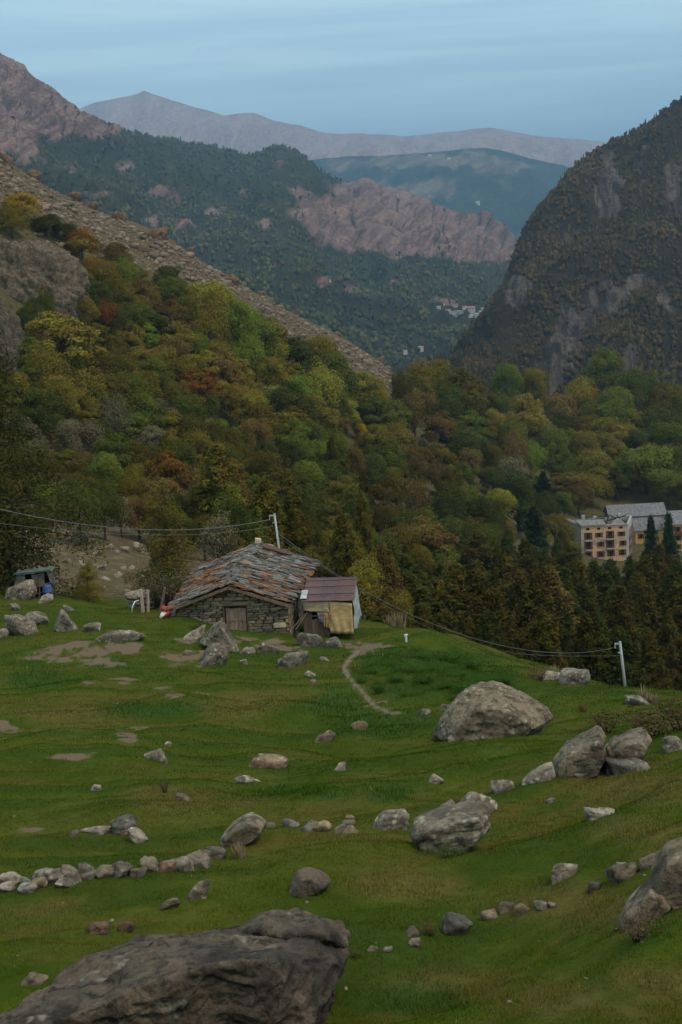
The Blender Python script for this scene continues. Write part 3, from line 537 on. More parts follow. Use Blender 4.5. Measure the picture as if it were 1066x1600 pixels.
for b in BIG: tree(*b)
for (x, t, b, w, c) in [(1018, 805, 925, 44, 'blackish green'), (1046, 800, 930, 46, 'blackish green')]: tree('spruce', x, t, b, w, c, 'standing before the ruined villa', 200, 372)
# larch wood in the ravine below the villa, three ranks
for k, (y0, hh, ym, yx, n) in enumerate([(858, 135, 250, 380, 24), (880, 160, 180, 270, 22), (902, 165, 130, 200, 20), (945, 150, 100, 150, 16)]):
    for i in range(n):
        x = 590 + (i + rng.uniform(.1, .9)) * 540 / n
        if k == 0 and x < 640: continue
        top = y0 + rng.uniform(-24, 30) + (12 if k == 0 and x > 870 else 0) + (8 if k == 1 and x > 870 else 0) - (12 if k == 0 and x < 870 else 0) + (28 if k == 3 else 0) * (x - 590) / 540; hh_ = hh * rng.uniform(.72, 1.15)
        tree('larch', x, top, top + hh_, hh_ * rng.uniform(.50, .72), rng.choice(['dark olive', 'dark green', 'dark olive', 'dark olive', 'brown'], p=[.35, .3, .2, .1, .05]), 'in the ' + ['back rank', 'second rank', 'third rank', 'front rank'][k] + ' of the larch wood', ym, yx)
# the rest of the wood: filled in until crowns overlap everywhere the photograph shows wood
def inside(x, y):
    rd = np.interp(x, [-80, 0, 100, 200, 300, 400, 500, 600, 640, 700, 800, 900, 1000, 1066, 1150], [350, 362, 400, 435, 478, 520, 570, 612, 640, 640, 650, 655, 660, 665, 670])
    if y < rd: return False
    if y > np.interp(x, [-80, 90, 120, 320, 560, 600, 700, 880, 900, 1150], [760, 800, 800, 850, 930, 960, 960, 880, 790, 790]): return False
    if x < 135 and 375 < y < 470 and x < 130 - abs(y - 420): return False
    if x < 40 and y < 590: return False
    if 625 < x < 690 and 655 < y < 735: return False
    if 525 < x < 565 and 690 < y < 720: return False
    if x > 862 and y > 742: return False
    if 985 < x < 1066 and 755 < y: return False
    return True
cnt = 0
acc = [(t['px'], t['py']) for t in TREES]
for it in range(9000):
    x, y = rng.uniform(-70, 1140), rng.uniform(345, 960)
    if not inside(x, y): continue
    near = min((math.hypot((x - a) , (y - b) * 1.15) for a, b in acc), default=99)
    if near < (25 if y < 650 else 27): continue
    acc.append((x, y)); cnt += 1
    zone = Z1 if x < 160 and y < 560 else (Z2 if x < 520 and y < np.interp(x, [0, 640], [400, 640]) + 110 else (Z3 if x < 440 and y < 700 else (Z5 if 440 <= x < 700 and y < 740 else (Z6 if y < 690 and x >= 640 else (Z7 if x >= 700 else Z4)))))
    if zone in (Z1,): pal = ['olive', 'orange-brown', 'brown', 'dark green', 'olive-gold', 'dark olive', 'green']
    elif zone == Z2: pal = ['green', 'bright green', 'olive', 'olive', 'dark green', 'olive-gold', 'brown'] if x > 220 else ['olive', 'brown', 'olive', 'green', 'dark olive', 'dark green']
    elif zone == Z3: pal = ['olive', 'grey-brown', 'green', 'dark olive', 'olive', 'green', 'dark green', 'brown']
    elif zone == Z5: pal = ['olive', 'dark green', 'brown', 'green', 'green']
    elif zone == Z6: pal = ['olive', 'green', 'green', 'olive-gold', 'dark green']
    elif zone == Z7: pal = ['green', 'olive', 'dark green', 'green', 'dark olive', 'brown']
    else: pal = ['olive', 'dark olive', 'dark green', 'brown', 'green', 'dark olive', 'dark green']
    kind = rng.choice(['broad', 'broad', 'broad', 'layer', 'tall']) if zone != Z4 else rng.choice(['broad', 'layer', 'broad', 'larch', 'broad', 'layer', 'broad'])
    w = rng.uniform(44, 76) * (1.0 if y > 500 else .85); h = w * rng.uniform(1.0, 1.55) * (1.7 if kind == 'larch' else 1)
    if zone in (Z3, Z4, Z1, Z7) and rng.random() < .08: kind = 'sparse'; pal = ['grey-brown', 'brown', 'grey-brown']
    if kind == 'larch': w *= .85
    tree(kind, x, y - h * .5, y + h * .5, w, rng.choice(pal), zone)
# larches close behind the shelter and the hut
NEARZ = []
def near_tree(kind, var, cx, top, bot, w, colour, label, ymin, ymax):
    tree(kind, cx, top, bot, w, colour, None, ymin, ymax, var); TREES[-1]['label'] = label
near_tree('near', 0, -4, 470, 925, 340, 'near larch', 'large drooping olive larch cut by the left edge of the photo', 84, 130)
near_tree('near', 1, 268, 760, 935, 150, 'dark olive', 'open olive larch just left of the hut roof', 84, 110)
near_tree('near', 1, 140, 878, 955, 80, 'olive', 'low stunted larch between the shelter and the log pile', 82, 100)
near_tree('near', 1, 20, 800, 925, 110, 'dark olive', 'dark low larch right behind the tarpaulin shelter', 88, 110)
near_tree('larch', 2, 470, 760, 935, 95, 'dark olive', 'dark olive larch close behind the hut ridge', 90, 160)
near_tree('larch', 0, 420, 745, 930, 110, 'olive', 'olive larch behind the leaning cable pole', 95, 170)
near_tree('larch', 1, 545, 800, 960, 80, 'dark olive', 'dark larch just behind the maroon shed roof', 88, 150)
near_tree('larch', 3, 605, 850, 985, 75, 'brown', 'brownish larch right of the shed at the meadow edge', 88, 150)
ORD = ['leftmost', 'second', 'third', 'fourth', 'fifth', 'sixth', 'seventh', 'eighth', 'ninth', 'tenth', 'eleventh', 'twelfth', 'thirteenth', 'fourteenth', 'fifteenth', 'sixteenth', 'seventeenth', 'eighteenth', 'nineteenth', 'twentieth'] + ['twenty-' + q for q in ('first', 'second', 'third', 'fourth', 'fifth', 'sixth', 'seventh', 'eighth', 'ninth')] + ['thirtieth'] + ['thirty-' + q for q in ('first', 'second', 'third', 'fourth', 'fifth', 'sixth', 'seventh', 'eighth', 'ninth')]
fam = {}
for t in TREES:
    if 'label' not in t: fam.setdefault((NAMES[t['kind']], t['colour'], t['zone']), []).append(t)
for (nm, col, z), L in fam.items():
    L.sort(key=lambda t: t['px']); k = nm.split('_')[0]
    for i, t in enumerate(L):
        t['label'] = f'{col} {k} tree {z}' if len(L) == 1 else (f'{col} {k} tree {z}, leftmost there' if i == 0 else (f'{col} {k} tree {z}, rightmost there' if i == len(L) - 1 else f'{col} {k} tree {z}, {ORD[min(i, 38)]} from left'))
GRP = {'broadleaf_tree': 'broadleaf trees of the hillside wood', 'larch_tree': 'larches of the ravine and meadow edge', 'spruce_tree': 'dark spruces near the villa'}
for t in TREES:
    nm = NAMES[t['kind']]; e = thing(nm, t['label'], 'tree', t['loc'], t['rz'], GRP[nm]); e.scale = (t['sw'], t['sw'], t['sh'])
    obj('trunk', t['m'][0], e); obj('crown', t['m'][1], e, color=t['c'])
print('TREES', len(TREES), 'filler', cnt)
# ------------------------------------------------------------------ boulders and stones
def rock_mat(name, c1, c2, lich=(.36, .34, .28), sc=1.0, bump=.06, lt=.46, ls=.75):
    t = NT(name); v = t.objc(); w = t.pos()
    a = t.noise(1.1 * sc, 6, .62, w, .6); b = t.noise(5 * sc, 6, .7, w, .3); c = t.noise(22 * sc, 4, .7, w)
    k = t.mix(t.ramp(a, .36, .64), c1, c2); k = t.mix(t.ramp(b, .46, .64, 0, .85), k, [q * .34 for q in c1])
    k = t.mix(t.ramp(c, .42, .70, 0, .6), k, [q * .36 for q in c2])
    vo = t.n('ShaderNodeTexVoronoi', feature='SMOOTH_F1'); vo.inputs['Scale'].default_value = 6.5 * sc; t.l(t.mix(.25, w, t.noise(3 * sc, 3, .6, w, 0, 'Color'), 'ADD'), vo.inputs['Vector'])
    li = t.math('MULTIPLY', t.ramp(vo.outputs['Distance'], .40, .18), t.ramp(t.noise(1.7 * sc, 4, .6, w), lt, lt + .12))
    k = t.mix(t.math('MULTIPLY', li, ls), k, lich)
    gm = t.math('MULTIPLY', t.ramp(t.noise(2.6 * sc, 5, .7, w), .55, .7), .6); k = t.mix(gm, k, (.13, .115, .06))
    k = t.mix(1.0, k, t.mix(.0, t.oinfo(), (1, 1, 1)), 'MULTIPLY')
    h = t.math('ADD', t.math('MULTIPLY', b, 1.0), t.math('MULTIPLY', c, .35))
    return t.bsdf(k, .93, .25, t.bump(h, .9, bump))
ROCK = rock_mat('weathered_gneiss', (.098, .080, .064), (.270, .228, .178), (.40, .37, .30))
SLATE = rock_mat('dark_schist', (.034, .028, .024), (.125, .092, .064), (.26, .235, .185), .9, .06, .56, .7)
_ico = {}
def ico(n):
    if n not in _ico:
        bm = bmesh.new(); bmesh.ops.create_icosphere(bm, subdivisions=n, radius=1); _ico[n] = (np.array([q.co[:] for q in bm.verts]), np.array([[q.index for q in p.verts] for p in bm.faces])); bm.free()
    return _ico[n]
def rock_mesh(seed, sub=4, planes=13, rough=.05, round_=.05, lean=0.0, skew=0.0, name='rock', mat=None, crack=0.0):
    r = np.random.default_rng(seed); v, f = ico(sub)
    ax = np.array([[1, 0, 0], [-1, 0, 0], [0, 1, 0], [0, -1, 0], [0, 0, 1], [0, 0, -1]], float)      # a block with tilted faces ...
    n = unit(np.r_[ax + r.normal(0, .30, (6, 3)), r.normal(size=(planes - 6, 3)) * np.array([1, 1, .8]) + np.array([0, 0, .3])])   # ... and broken corners
    d = np.r_[r.uniform(.62, .95, 6), r.uniform(.72, 1.12, planes - 6)]
    c = np.maximum(v @ n.T, 1e-3) / d; p = 1 / round_
    rad = 1 / (np.sum(c ** p, 1) ** (1 / p)); rad = np.minimum(rad, 1.35)
    q = v * rad[:, None]; k = rough * (1.0 if sub > 3 else .8)
    st = fbm(q * np.array([1.2, 1.2, 4.5]) @ np.array([[.9, 0, .43], [0, 1, 0], [-.43, 0, .9]]) + seed, 3, seed + 5, .5, True)
    led = fbm(q * 2.2 + seed, 3, seed + 8, .5) * 4; led = (np.floor(led) + sst(led - np.floor(led), .3, .7)) / 4
    q = q + v * (k * 1.5 * led + k * .7 * fbm(q * 1.9 + seed, 4, seed, .55, True) + k * 1.0 * st + k * .9 * fbm(q * 7 + seed, 3, seed + 1, .6))[:, None]
    if crack: q = q + v * (crack * np.minimum(fbm(q * np.array([4.5, 4.5, 1.3]) + .6 * fbm(q * 3, 2, 3)[:, None] + seed, 5, seed + 6, .6, True), .25) + crack * .5 * fbm(q * np.array([3, 3, 9]), 3, seed + 7, .6, True))[:, None]
    lo, hi = q.min(0), q.max(0); q = (q - lo) / (hi - lo); q[:, 0] -= .5; q[:, 1] -= .5
    q[:, 0] += lean * (q[:, 2] - .4); w = q[:, 0].max() - q[:, 0].min(); q[:, 0] = (q[:, 0] - q[:, 0].min()) / w - .5
    q[:, 2] += skew * q[:, 0] * np.clip(q[:, 2] * 1.6, 0, 1)
    return mesh(name, q, f, mat or ROCK, True)
ROCKS = []
# ------------------------------------------------------------------ the foreground boulder: two fused blocks with their own depth
def outline_rock(outline, Y0, T, label, tint, voxel=.05, amp=.07, mat=None, top=.0, shrink=.80, seed=3, name='boulder'):
    o = np.array(outline, float); c = o.mean(0); Y = hit(c[0], o[:, 1].max() - 8, 6, 90)[1] + .25 * T; g = [(a, b, Y) for a, b in o]; k = FPX / Y * T
    for sgn in (-1, 1):
        for a, b in o: q = c + (np.array([a, b]) - c) * shrink; g.append((q[0], q[1] + (k * .5 * sgn * -.28) + top * sgn, Y + sgn * T / 2))
    r_ = hull_rock(name, [g], voxel * .65, mat or ROCK, amp * .5, label, tint, seed); p = P(c[0], c[1], Y); ROCKS.append((p[0], Y, (o[:, 0].max() - o[:, 0].min()) * Y / FPX, T)); return r_
def hull_rock(name, groups, voxel, mat, amp, label, tint, seed=3):
    bm = bmesh.new()
    for g in groups:
        b2 = bmesh.new()
        for (px, py, Y) in g: b2.verts.new(P(float(px), float(py), float(Y)))
        h = bmesh.ops.convex_hull(b2, input=b2.verts); bmesh.ops.delete(b2, geom=[e for e in h['geom_interior'] if isinstance(e, bmesh.types.BMVert)], context='VERTS')
        tmp = bpy.data.meshes.new('t'); b2.to_mesh(tmp); b2.free(); bm.from_mesh(tmp); bpy.data.meshes.remove(tmp)
    me = bpy.data.meshes.new(name); bm.to_mesh(me); bm.free(); o = obj(name, me, color=tint)
    md = o.modifiers.new('r', 'REMESH'); md.mode = 'VOXEL'; md.voxel_size = voxel
    dg = bpy.context.evaluated_depsgraph_get(); m2 = bpy.data.meshes.new_from_object(o.evaluated_get(dg)); o.modifiers.clear(); o.data = m2
    v = np.empty(len(m2.vertices) * 3, np.float32); m2.vertices.foreach_get('co', v); v = v.reshape(-1, 3).astype(float)
    n = np.empty(len(m2.vertices) * 3, np.float32); m2.vertices.foreach_get('normal', n); n = n.reshape(-1, 3).astype(float)
    w = v + .25 * np.stack([fbm(v * 1.3 + 5, 2, 1), fbm(v * 1.3 + 50, 2, 2), fbm(v * 1.3 + 95, 2, 3)], -1)
    strata = fbm(w * np.array([1.0, 1.0, 5.5]) @ np.array([[.96, 0, .26], [0, 1, 0], [-.26, 0, .96]]), 4, seed + 4, .55, True)
    led = fbm(w * np.array([1.5, 1.5, 2.4]), 3, seed + 11, .5) * 4.0; led = (np.floor(led) + sst(led - np.floor(led), .35, .65)) / 4.0
    led2 = fbm(w * np.array([4.5, 4.5, 7.0]), 2, seed + 12, .5) * 3.5; led2 = (np.floor(led2) + sst(led2 - np.floor(led2), .35, .65)) / 3.5
    d = amp * (2.2 * led + .8 * led2 + .25 * fbm(w * 1.1, 3, seed) + .45 * fbm(w * 2.8, 5, seed + 2, .55, True) + .55 * strata + .25 * fbm(w * 11, 3, seed + 7))
    v = v + n * d[:, None]; m2.vertices.foreach_set('co', v.astype(np.float32).ravel()); m2.materials.clear(); m2.materials.append(mat)
    m2.polygons.foreach_set('use_smooth', np.ones(len(m2.polygons), bool)); m2.update(); m2.name = name; tag(o, label, 'boulder'); return o
def rock(l, r, t, b, label, seed=None, name='boulder', cat='boulder', dr=.75, lean=0, skew=0, rough=.075, round_=.013, mat=None, tint=(1, 1, 1), planes=9, ymin=4, ymax=160, sink=.10, group=None, hmax=.52, crack=0.0):
    cx = (l + r) / 2; s = seed if seed is not None else len(ROCKS) + 100
    g = hit(cx, b, ymin, ymax); Wd = (r - l) * g[1] / FPX; D = Wd * dr; yc = g[1] + D * .42; top = P(cx, t, yc); x = top[0]
    fx = x + np.array([-.4, 0, .4, 0, 0]) * Wd; fy = yc + np.array([0, -.4, 0, .4, 0]) * D; gz = height(fx, fy)
    vis = min(max(top[2] - gz.mean(), .16 * Wd), hmax * Wd); zb = gz.min() - .45 * vis - sink * .3 * Wd; hgt = gz.mean() + vis - zb
    rr = np.random.default_rng(s + 9); lean = lean or rr.uniform(-.4, .4); skew = skew or rr.uniform(-.3, .3)
    sub = 6 if crack else 5 if r - l > 110 else (4 if r - l > 34 else 3)
    o = obj(name, rock_mesh(s, sub, planes, rough, round_, lean, skew, name, mat, crack), None, (x, yc, zb), None, (Wd, D, hgt), tint)
    tag(o, label, cat, group); ROCKS.append((x, yc, Wd, D)); return o
pale, grey, dark, red, ochre = (1.25, 1.22, 1.18), (.9, .92, .95), (.55, .53, .52), (.95, .62, .55), (1.1, .98, .68)
G1, G2, G3 = 'stones of the low dry wall', 'stones scattered on the meadow', 'rocks around the hut'
# the meadow, from far to near
R = rock
OR = outline_rock
OR([(676,1150),(690,1118),(706,1097),(722,1083),(742,1075),(768,1072),(800,1080),(830,1094),(856,1108),(864,1122),(845,1140),(800,1158),(740,1162)],39.5,2.6,'huge domed pale boulder standing on the meadow under the nettles',(.88,.80,.68),.05,.075,seed=11,shrink=.66)
OR([(862,1212),(866,1186),(884,1168),(912,1152),(940,1137),(948,1150),(946,1176),(940,1204),(905,1216)],29.8,1.1,'large slanting slab boulder at the right, leftmost of the ledge',(.86,.79,.70),.03,.045,seed=12)
OR([(938,1204),(942,1178),(956,1160),(980,1147),(1008,1141),(1018,1156),(1006,1180),(990,1198),(960,1208)],29.6,1.1,'slanting boulder under the brown shrubs, right of the ledge gap',(.86,.80,.72),.03,.04,seed=13)
OR([(640,1300),(648,1288),(680,1276),(720,1264),(756,1257),(768,1270),(766,1292),(748,1312),(720,1328),(668,1338),(652,1326)],22.0,1.0,'big lichened grey block standing alone in mid meadow',(.92,.90,.82),.025,.06,seed=14,shrink=.8)
OR([(1014,1380),(1020,1345),(1038,1322),(1066,1312),(1110,1320),(1130,1370),(1110,1415),(1060,1420),(1030,1400)],16.8,.9,'large ochre lichened boulder cut by the right edge',(.95,.86,.72),.02,.035,seed=15,shrink=.75)
OR([(966,1440),(975,1420),(1000,1395),(1018,1376),(1040,1382),(1056,1405),(1040,1425),(1000,1440),(975,1448)],16.6,.7,'sloping lower boulder under the large right edge boulder',(.90,.80,.70),.02,.03,seed=16)
OR([(312,1003),(322,990),(334,978),(345,971),(353,976),(362,996),(374,1018),(356,1024),(330,1012)],62.0,1.3,'grey triangular boulder leaning before the hut door',(.84,.80,.74),.05,.06,seed=17)
OR([(84,985),(88,965),(94,951),(100,953),(112,968),(126,986),(122,994),(90,994)],64.0,.7,'sharp upright grey triangular stone at left',(.88,.86,.82),.04,.03,seed=18)
OR([(338,1325),(346,1306),(362,1290),(384,1277),(398,1275),(416,1284),(410,1298),(388,1314),(365,1328)],22.2,.7,'big pale boulder sloping up at the right end of the wall',(1.0,.92,.78),.025,.035,seed=19)
OR([(448,1402),(456,1378),(466,1361),(482,1356),(500,1362),(516,1377),(506,1388),(484,1396),(476,1404)],18.3,.5,'pale topped rock with a dark face above the foreground boulder',(1.15,1.02,.94),.02,.04,seed=20,shrink=.6)
R(910,941,1168,1198,'small block wedged between the two slanting ledge boulders',9,tint=grey)
R(945,1021,1180,1208,'low grey slab at the foot of the right ledge',11,skew=.3,tint=grey)
R(812,868,1194,1223,'flat pale slab left of the slanting ledge boulders',12,skew=.35,tint=pale)
R(1031,1078,1138,1174,'round pale boulder at the right edge beside brown shrubs',13,tint=pale)
R(836,880,1048,1062,'flat pale stone on the meadow crest left of the cable pole',14,tint=pale)
R(868,926,1046,1070,'grey rock outcrop on the crest left of the lower cable pole',15,skew=-.1)
R(974,1022,1086,1102,'flat stone at the foot of the lower cable pole',16)
R(651,674,1106,1118,'small grey stone in front of the nettle patch',17,tint=grey,group=G2)
R(684,704,1095,1110,'thin pale stone at the left foot of the domed boulder',18,tint=pale,dr=.5,group=G2)
R(698,722,1149,1158,'flat chip of stone right below the domed boulder',19,tint=pale,group=G2)
R(768,796,1140,1147,'flat pale chip in front of the domed boulder',20,tint=pale,group=G2)
R(547,576,1128,1140,'flat stone below the end of the footpath',21,tint=ochre,group=G2)
R(667,695,1211,1225,'small pale stone alone in the middle of the meadow',22,tint=pale,group=G2)
R(852,870,1240,1255,'small upright stone with a green tuft right of centre',23,tint=grey,group=G2)
R(911,963,1262,1279,'long flat pale slab lying in grass at right',24,tint=pale,dr=.5)
R(764,808,1216,1238,'pale rock at the upper end of the slab line',25,tint=pale,skew=.2)
R(710,779,1229,1270,'pale slab boulder just above the big lichened block',26,tint=pale,skew=.35,lean=.2)
R(683,723,1250,1274,'low slab left behind the big lichened block',27,skew=.2,tint=(1,.92,.86))
R(577,642,1270,1297,'long pale stone left of the big lichened block',30,tint=pale,skew=.1)
R(223,264,1168,1190,'pale pyramid stone in the left meadow',31,tint=pale,lean=-.1)
R(254,269,1148,1166,'small upright stone above the pale pyramid stone',32,tint=(1.1,1,.9),group=G2)
R(139,158,1225,1236,'small whitish stone at left, above the dark outcrop',33,tint=pale,group=G2)
R(273,297,1238,1252,'brownish stone below the dry twiggy plant',34,tint=(.85,.72,.66),group=G2)
R(365,421,1212,1223,'flat pale stone strip left of the meadow centre',35,tint=pale,dr=.4)
R(385,452,1180,1200,'low bare rock rib in the upper meadow centre',36,tint=(1.1,.9,.75),dr=.4,skew=-.3)
R(489,526,1143,1160,'flat pale rock in a bare earth patch below the path',37,tint=(1.2,1,.9),skew=-.1)
R(518,541,1190,1205,'pale wedge stone right of the rock rib',38,tint=pale,skew=.2,group=G2)
R(165,214,1266,1304,'dark grey slab topping the left outcrop',39,tint=(.62,.64,.66),skew=-.1,lean=.1)
R(196,234,1291,1318,'pale block on the right of the dark left outcrop',40,tint=pale,skew=-.25)
R(180,202,1286,1305,'small brown block under the dark outcrop slab',41,tint=(.8,.7,.62))
R(120,180,1291,1304,'long flat pale slab running left from the dark outcrop',42,tint=pale,dr=.35)
R(104,124,1298,1308,'small stone at the left end of the flat slab',43,tint=(1,.9,.85),group=G2)
W_ = [(0,36,1360,1384,pale),(33,50,1370,1384,grey),(49,73,1356,1374,grey),(49,70,1368,1387,ochre),(67,101,1353,1380,(.95,.9,.84)),(96,129,1355,1379,(1.05,1,.92)),(119,150,1335,1367,(.85,.83,.78)),(126,150,1364,1373,grey),(146,178,1335,1371,(1,.94,.86)),(172,205,1342,1371,(.92,.88,.84)),
      (202,226,1344,1370,(1,.95,.88)),(219,251,1327,1361,(1.05,1,.9)),(247,276,1326,1360,red),(263,300,1326,1361,(1,.98,.92)),(287,326,1316,1353,(.95,.9,.85)),(320,351,1322,1340,(.75,.74,.72)),(0,20,1383,1393,pale),(90,123,1377,1386,pale),(30,56,1384,1394,grey)]
WL = ['pale stone at the left edge, first of the low dry wall','small grey stone second from left in the low wall','grey stone sitting above its neighbour near the wall left end','ochre stone under the upper grey one near the wall left end','broad stone fifth from left in the low dry wall','flat-topped stone left of the tall dark stone in the wall','tall dark stone, first of the higher wall stones','small flat stone at the foot of the tall dark wall stone','upright pale stone right of the tall dark wall stone',
      'blocky stone at the middle of the low dry wall','narrow stone left of the big pale wall block','big pale block left of the reddish wall stone','reddish stone in the low dry wall','large lichened stone right of the reddish wall stone','tilted stone leaning at the right end of the dry wall','low dark stone joining the wall to the big sloping boulder','flat stone at the left edge below the dry wall','thin flat stone in grass below the dry wall middle','small grey stone in grass below the wall left end']
for q, lb in zip(W_, WL): R(q[0] - 4, q[1] + 4, q[2] - 3, q[3] + 2, lb, tint=q[4], name='wall_stone', cat='stone', group=G1, dr=.85, round_=.04)
R(412,432,1280,1294,'grey stone right behind the big sloping boulder',61,tint=grey,group=G2)
R(440,470,1278,1292,'bluish grey stone in the upper stone row',62,tint=(.8,.84,.9),group=G2)
R(468,503,1283,1299,'flat grey stone left of the mossy block',63,tint=grey,group=G2)
R(484,519,1272,1300,'mossy yellowish block in the upper stone row',64,tint=ochre)
for q, lb in zip([(518,542,1286,1302,grey),(534,562,1290,1302,ochre),(532,556,1280,1292,(.8,.78,.7)),(538,554,1269,1282,ochre)],['lower left block of the small cairn','mossy lower right block of the small cairn','middle block of the small cairn','mossy top block of the small cairn']): R(*q[:4], lb, tint=q[4], name='cairn_stone', cat='stone', group='blocks of the small cairn', sink=.02)
R(283,330,1380,1406,'flat tilted slab left of the pale topped rock',67,dr=.6,skew=.4,tint=(1,.97,.92))
R(243,283,1405,1421,'low stone under the flat tilted slab',68,dr=.5,skew=.35,tint=(.9,.84,.76))
R(858,906,1338,1376,'half buried pale rock in a brown mound at right',70,tint=(1,.92,.86))
R(916,942,1373,1393,'dark stone below the half buried pale rock',71,tint=dark,group=G2)
R(945,998,1340,1378,'dark angular rock left of the right edge boulders',72,tint=(.62,.58,.54),skew=.3)
R(995,1034,1320,1356,'grey rock behind the right edge boulders',73,tint=(.8,.76,.72))
R(962,990,1342,1366,'pale face block leaning in the dark angular rock',74,tint=pale)
for q, lb in zip([(749,778,1410,1438,(.8,.7,.62)),(777,805,1410,1427,(.72,.66,.62)),(801,832,1405,1429,ochre),(831,859,1404,1423,pale),(854,870,1410,1419,pale),(686,742,1433,1462,(.55,.58,.62)),(626,655,1436,1465,(.8,.72,.66)),(637,659,1467,1479,pale),(572,592,1477,1487,pale),(596,614,1475,1488,grey)],
   ['rounded brown stone, left of the lower stone row top','dark flat stone second in the lower stone row','mossy ochre stone in the lower stone row','whitish stone at the upper end of the lower row','small pale stone at the far end of the lower row','bluish dark slab in the middle of the lower stone row','brown stone beside dry weeds in the lower stone row','small pale stone below the brown weedy one','small pale chip left of the lower row','small grey chip at the left end of the lower row']): R(*q[:4], lb, tint=q[4], name='stone', cat='stone', group='stones of the lower row')
R(134,172,1438,1461,'brown earthy clod left above the foreground boulder',90,tint=(.6,.44,.34),round_=.16,rough=.09)
R(180,212,1440,1457,'smaller brown clod right of the first one',91,tint=(.6,.44,.34),round_=.16,rough=.09)
R(27,76,1523,1540,'flat pale stone at far left behind the foreground boulder',92,dr=.6,tint=(1.2,1.1,1))
# around the hut
R(276,322,984,1003,'flat stone left of the triangular boulder',111,skew=.3,tint=pale)
R(300,357,1005,1040,'broad low rock below the triangular boulder',112,skew=.1,tint=(.95,.92,.88))
R(283,300,1014,1024,'small stone in bare earth before the hut',113,tint=(1.1,1,.95),group=G3)
R(400,438,1005,1021,'flat pale slab before the right of the hut',114,tint=pale,dr=.5)
R(431,482,1010,1043,'blocky grey rock on grass before the shed',115,tint=(1.02,1,.95))
R(371,400,1012,1022,'flat stone between the rocks before the hut',116,tint=pale,group=G3)
R(374,387,1026,1038,'small upright stone right of the broad low rock',117,tint=(1.05,1,.95),group=G3)
R(461,511,983,1011,'grey boulder propped against the shed planks',118,tint=(.9,.88,.85),skew=-.1)
R(505,538,979,1013,'dark leaning slab at the shed tarpaulin foot',119,tint=(.66,.68,.66),lean=-.3)
R(480,505,973,988,'small pale rubble stone heaped by the shed planks',120,tint=pale,group=G3)
R(474,494,1046,1058,'thin pale flake on grass below the shed',121,tint=pale,group=G3)
R(483,495,1058,1068,'lowest pale flake on grass below the shed',122,tint=pale,group=G3)
R(498,516,1022,1034,'pale flake left of the footpath start',123,tint=pale,group=G3)
R(130,230,984,1004,'long flat pale slab lying left of the hut',124,dr=.35,skew=-.2,tint=(1.05,1.02,.98))
R(0,57,907,938,'broad grey boulder in front of the tarpaulin shelter',125,tint=(1,.97,.9))
R(13,32,941,955,'small pale stone above the two left boulders',126,tint=pale,group=G3)
R(4,62,957,993,'rounded boulder at left before the shelter',127,tint=(1.02,1,.94),round_=.08)
R(33,73,946,978,'wedge boulder behind the rounded left boulder',128,skew=-.3,tint=(.95,.93,.9))
R(-16,12,976,997,'boulder cut by the left edge below the shelter',129,tint=(.95,.93,.9))
R(128,157,968,988,'small slab right of the sharp triangular stone',131,skew=-.3,tint=pale)
R(58,84,928,942,'pale stone right of the shelter foot',132,tint=pale,group=G3)
R(98,116,943,954,'grey stone between shelter and small larch',133,tint=grey,group=G3)
# stony slope behind
for i, (l, r, t, b) in enumerate([(58,88,808,832),(170,206,805,826),(128,150,804,818),(148,176,802,818),(110,140,830,850),(163,178,846,858),(186,203,850,862),(206,236,850,864),(60,76,842,856),(92,108,828,838),(140,156,858,868),(120,136,876,888),(226,248,842,852),(34,52,826,838),(150,164,880,890),(96,112,868,880)]):
    R(l, r, t, b, ['pale boulder on the stony slope above the shelter', 'large rubble boulder at the top right of the stony slope', 'left heap stone at the top of the stony slope', 'right heap stone at the top of the stony slope', 'broad pale rock in the middle of the stony slope', 'small round rock right of the slope middle', 'rock second from right in the slope stone row', 'wide rock at the right end of the slope stone row', 'rock left of the broad pale slope rock', 'small rock above the broad pale slope rock', 'rock under the middle of the stony slope', 'low rock near the small larch top', 'rock beside the open larch on the stony slope', 'rock seen through the left larch branches', 'lowest rock of the stony slope right of the small larch', 'rock on the bare streak of the stony slope'][i], 140 + i, tint=(1.05, .96, .86), ymin=84, group='rocks on the stony slope')
# cliffs in the left wood
R(-60,132,366,478,'tall grey cliff face in the wood at far left',201,name='cliff',cat='cliff',ymin=180,ymax=330,dr=.6,rough=.10,tint=(.62,.54,.46),planes=20,skew=-.35,round_=.04,crack=.16,hmax=9)
R(-40,32,452,575,'lower grey cliff at the left edge of the photo',202,name='cliff',cat='cliff',ymin=150,ymax=300,dr=.6,rough=.10,tint=(.55,.50,.44),skew=-.3,planes=18,round_=.04,crack=.16,hmax=9)
# big blocks along the scree ridge
SB = [(-14,26,230,254),(34,62,258,276),(96,126,288,306),(128,152,304,320),(168,198,326,344),(226,264,352,374),(286,304,380,394),(346,374,420,440),(396,416,446,458),(450,468,474,486),(520,536,512,524),(584,600,552,564),(210,234,380,394),(330,348,440,452)]
for i, (l, r, t, b) in enumerate(SB):
    R(l, r, t, b, f'brown block on the scree ridge, {ORD[i] if i else "first"} counted down the slope' if i < 12 else ['brown block below the scree crest near its top bend', 'brown block lying low in the scree above green trees'][i - 12],
      300 + i, name='scree_block', cat='rock', ymin=230, ymax=620, tint=(.72, .54, .43), rough=.11, sink=.2, hmax=.42, group='blocks on the scree ridge')
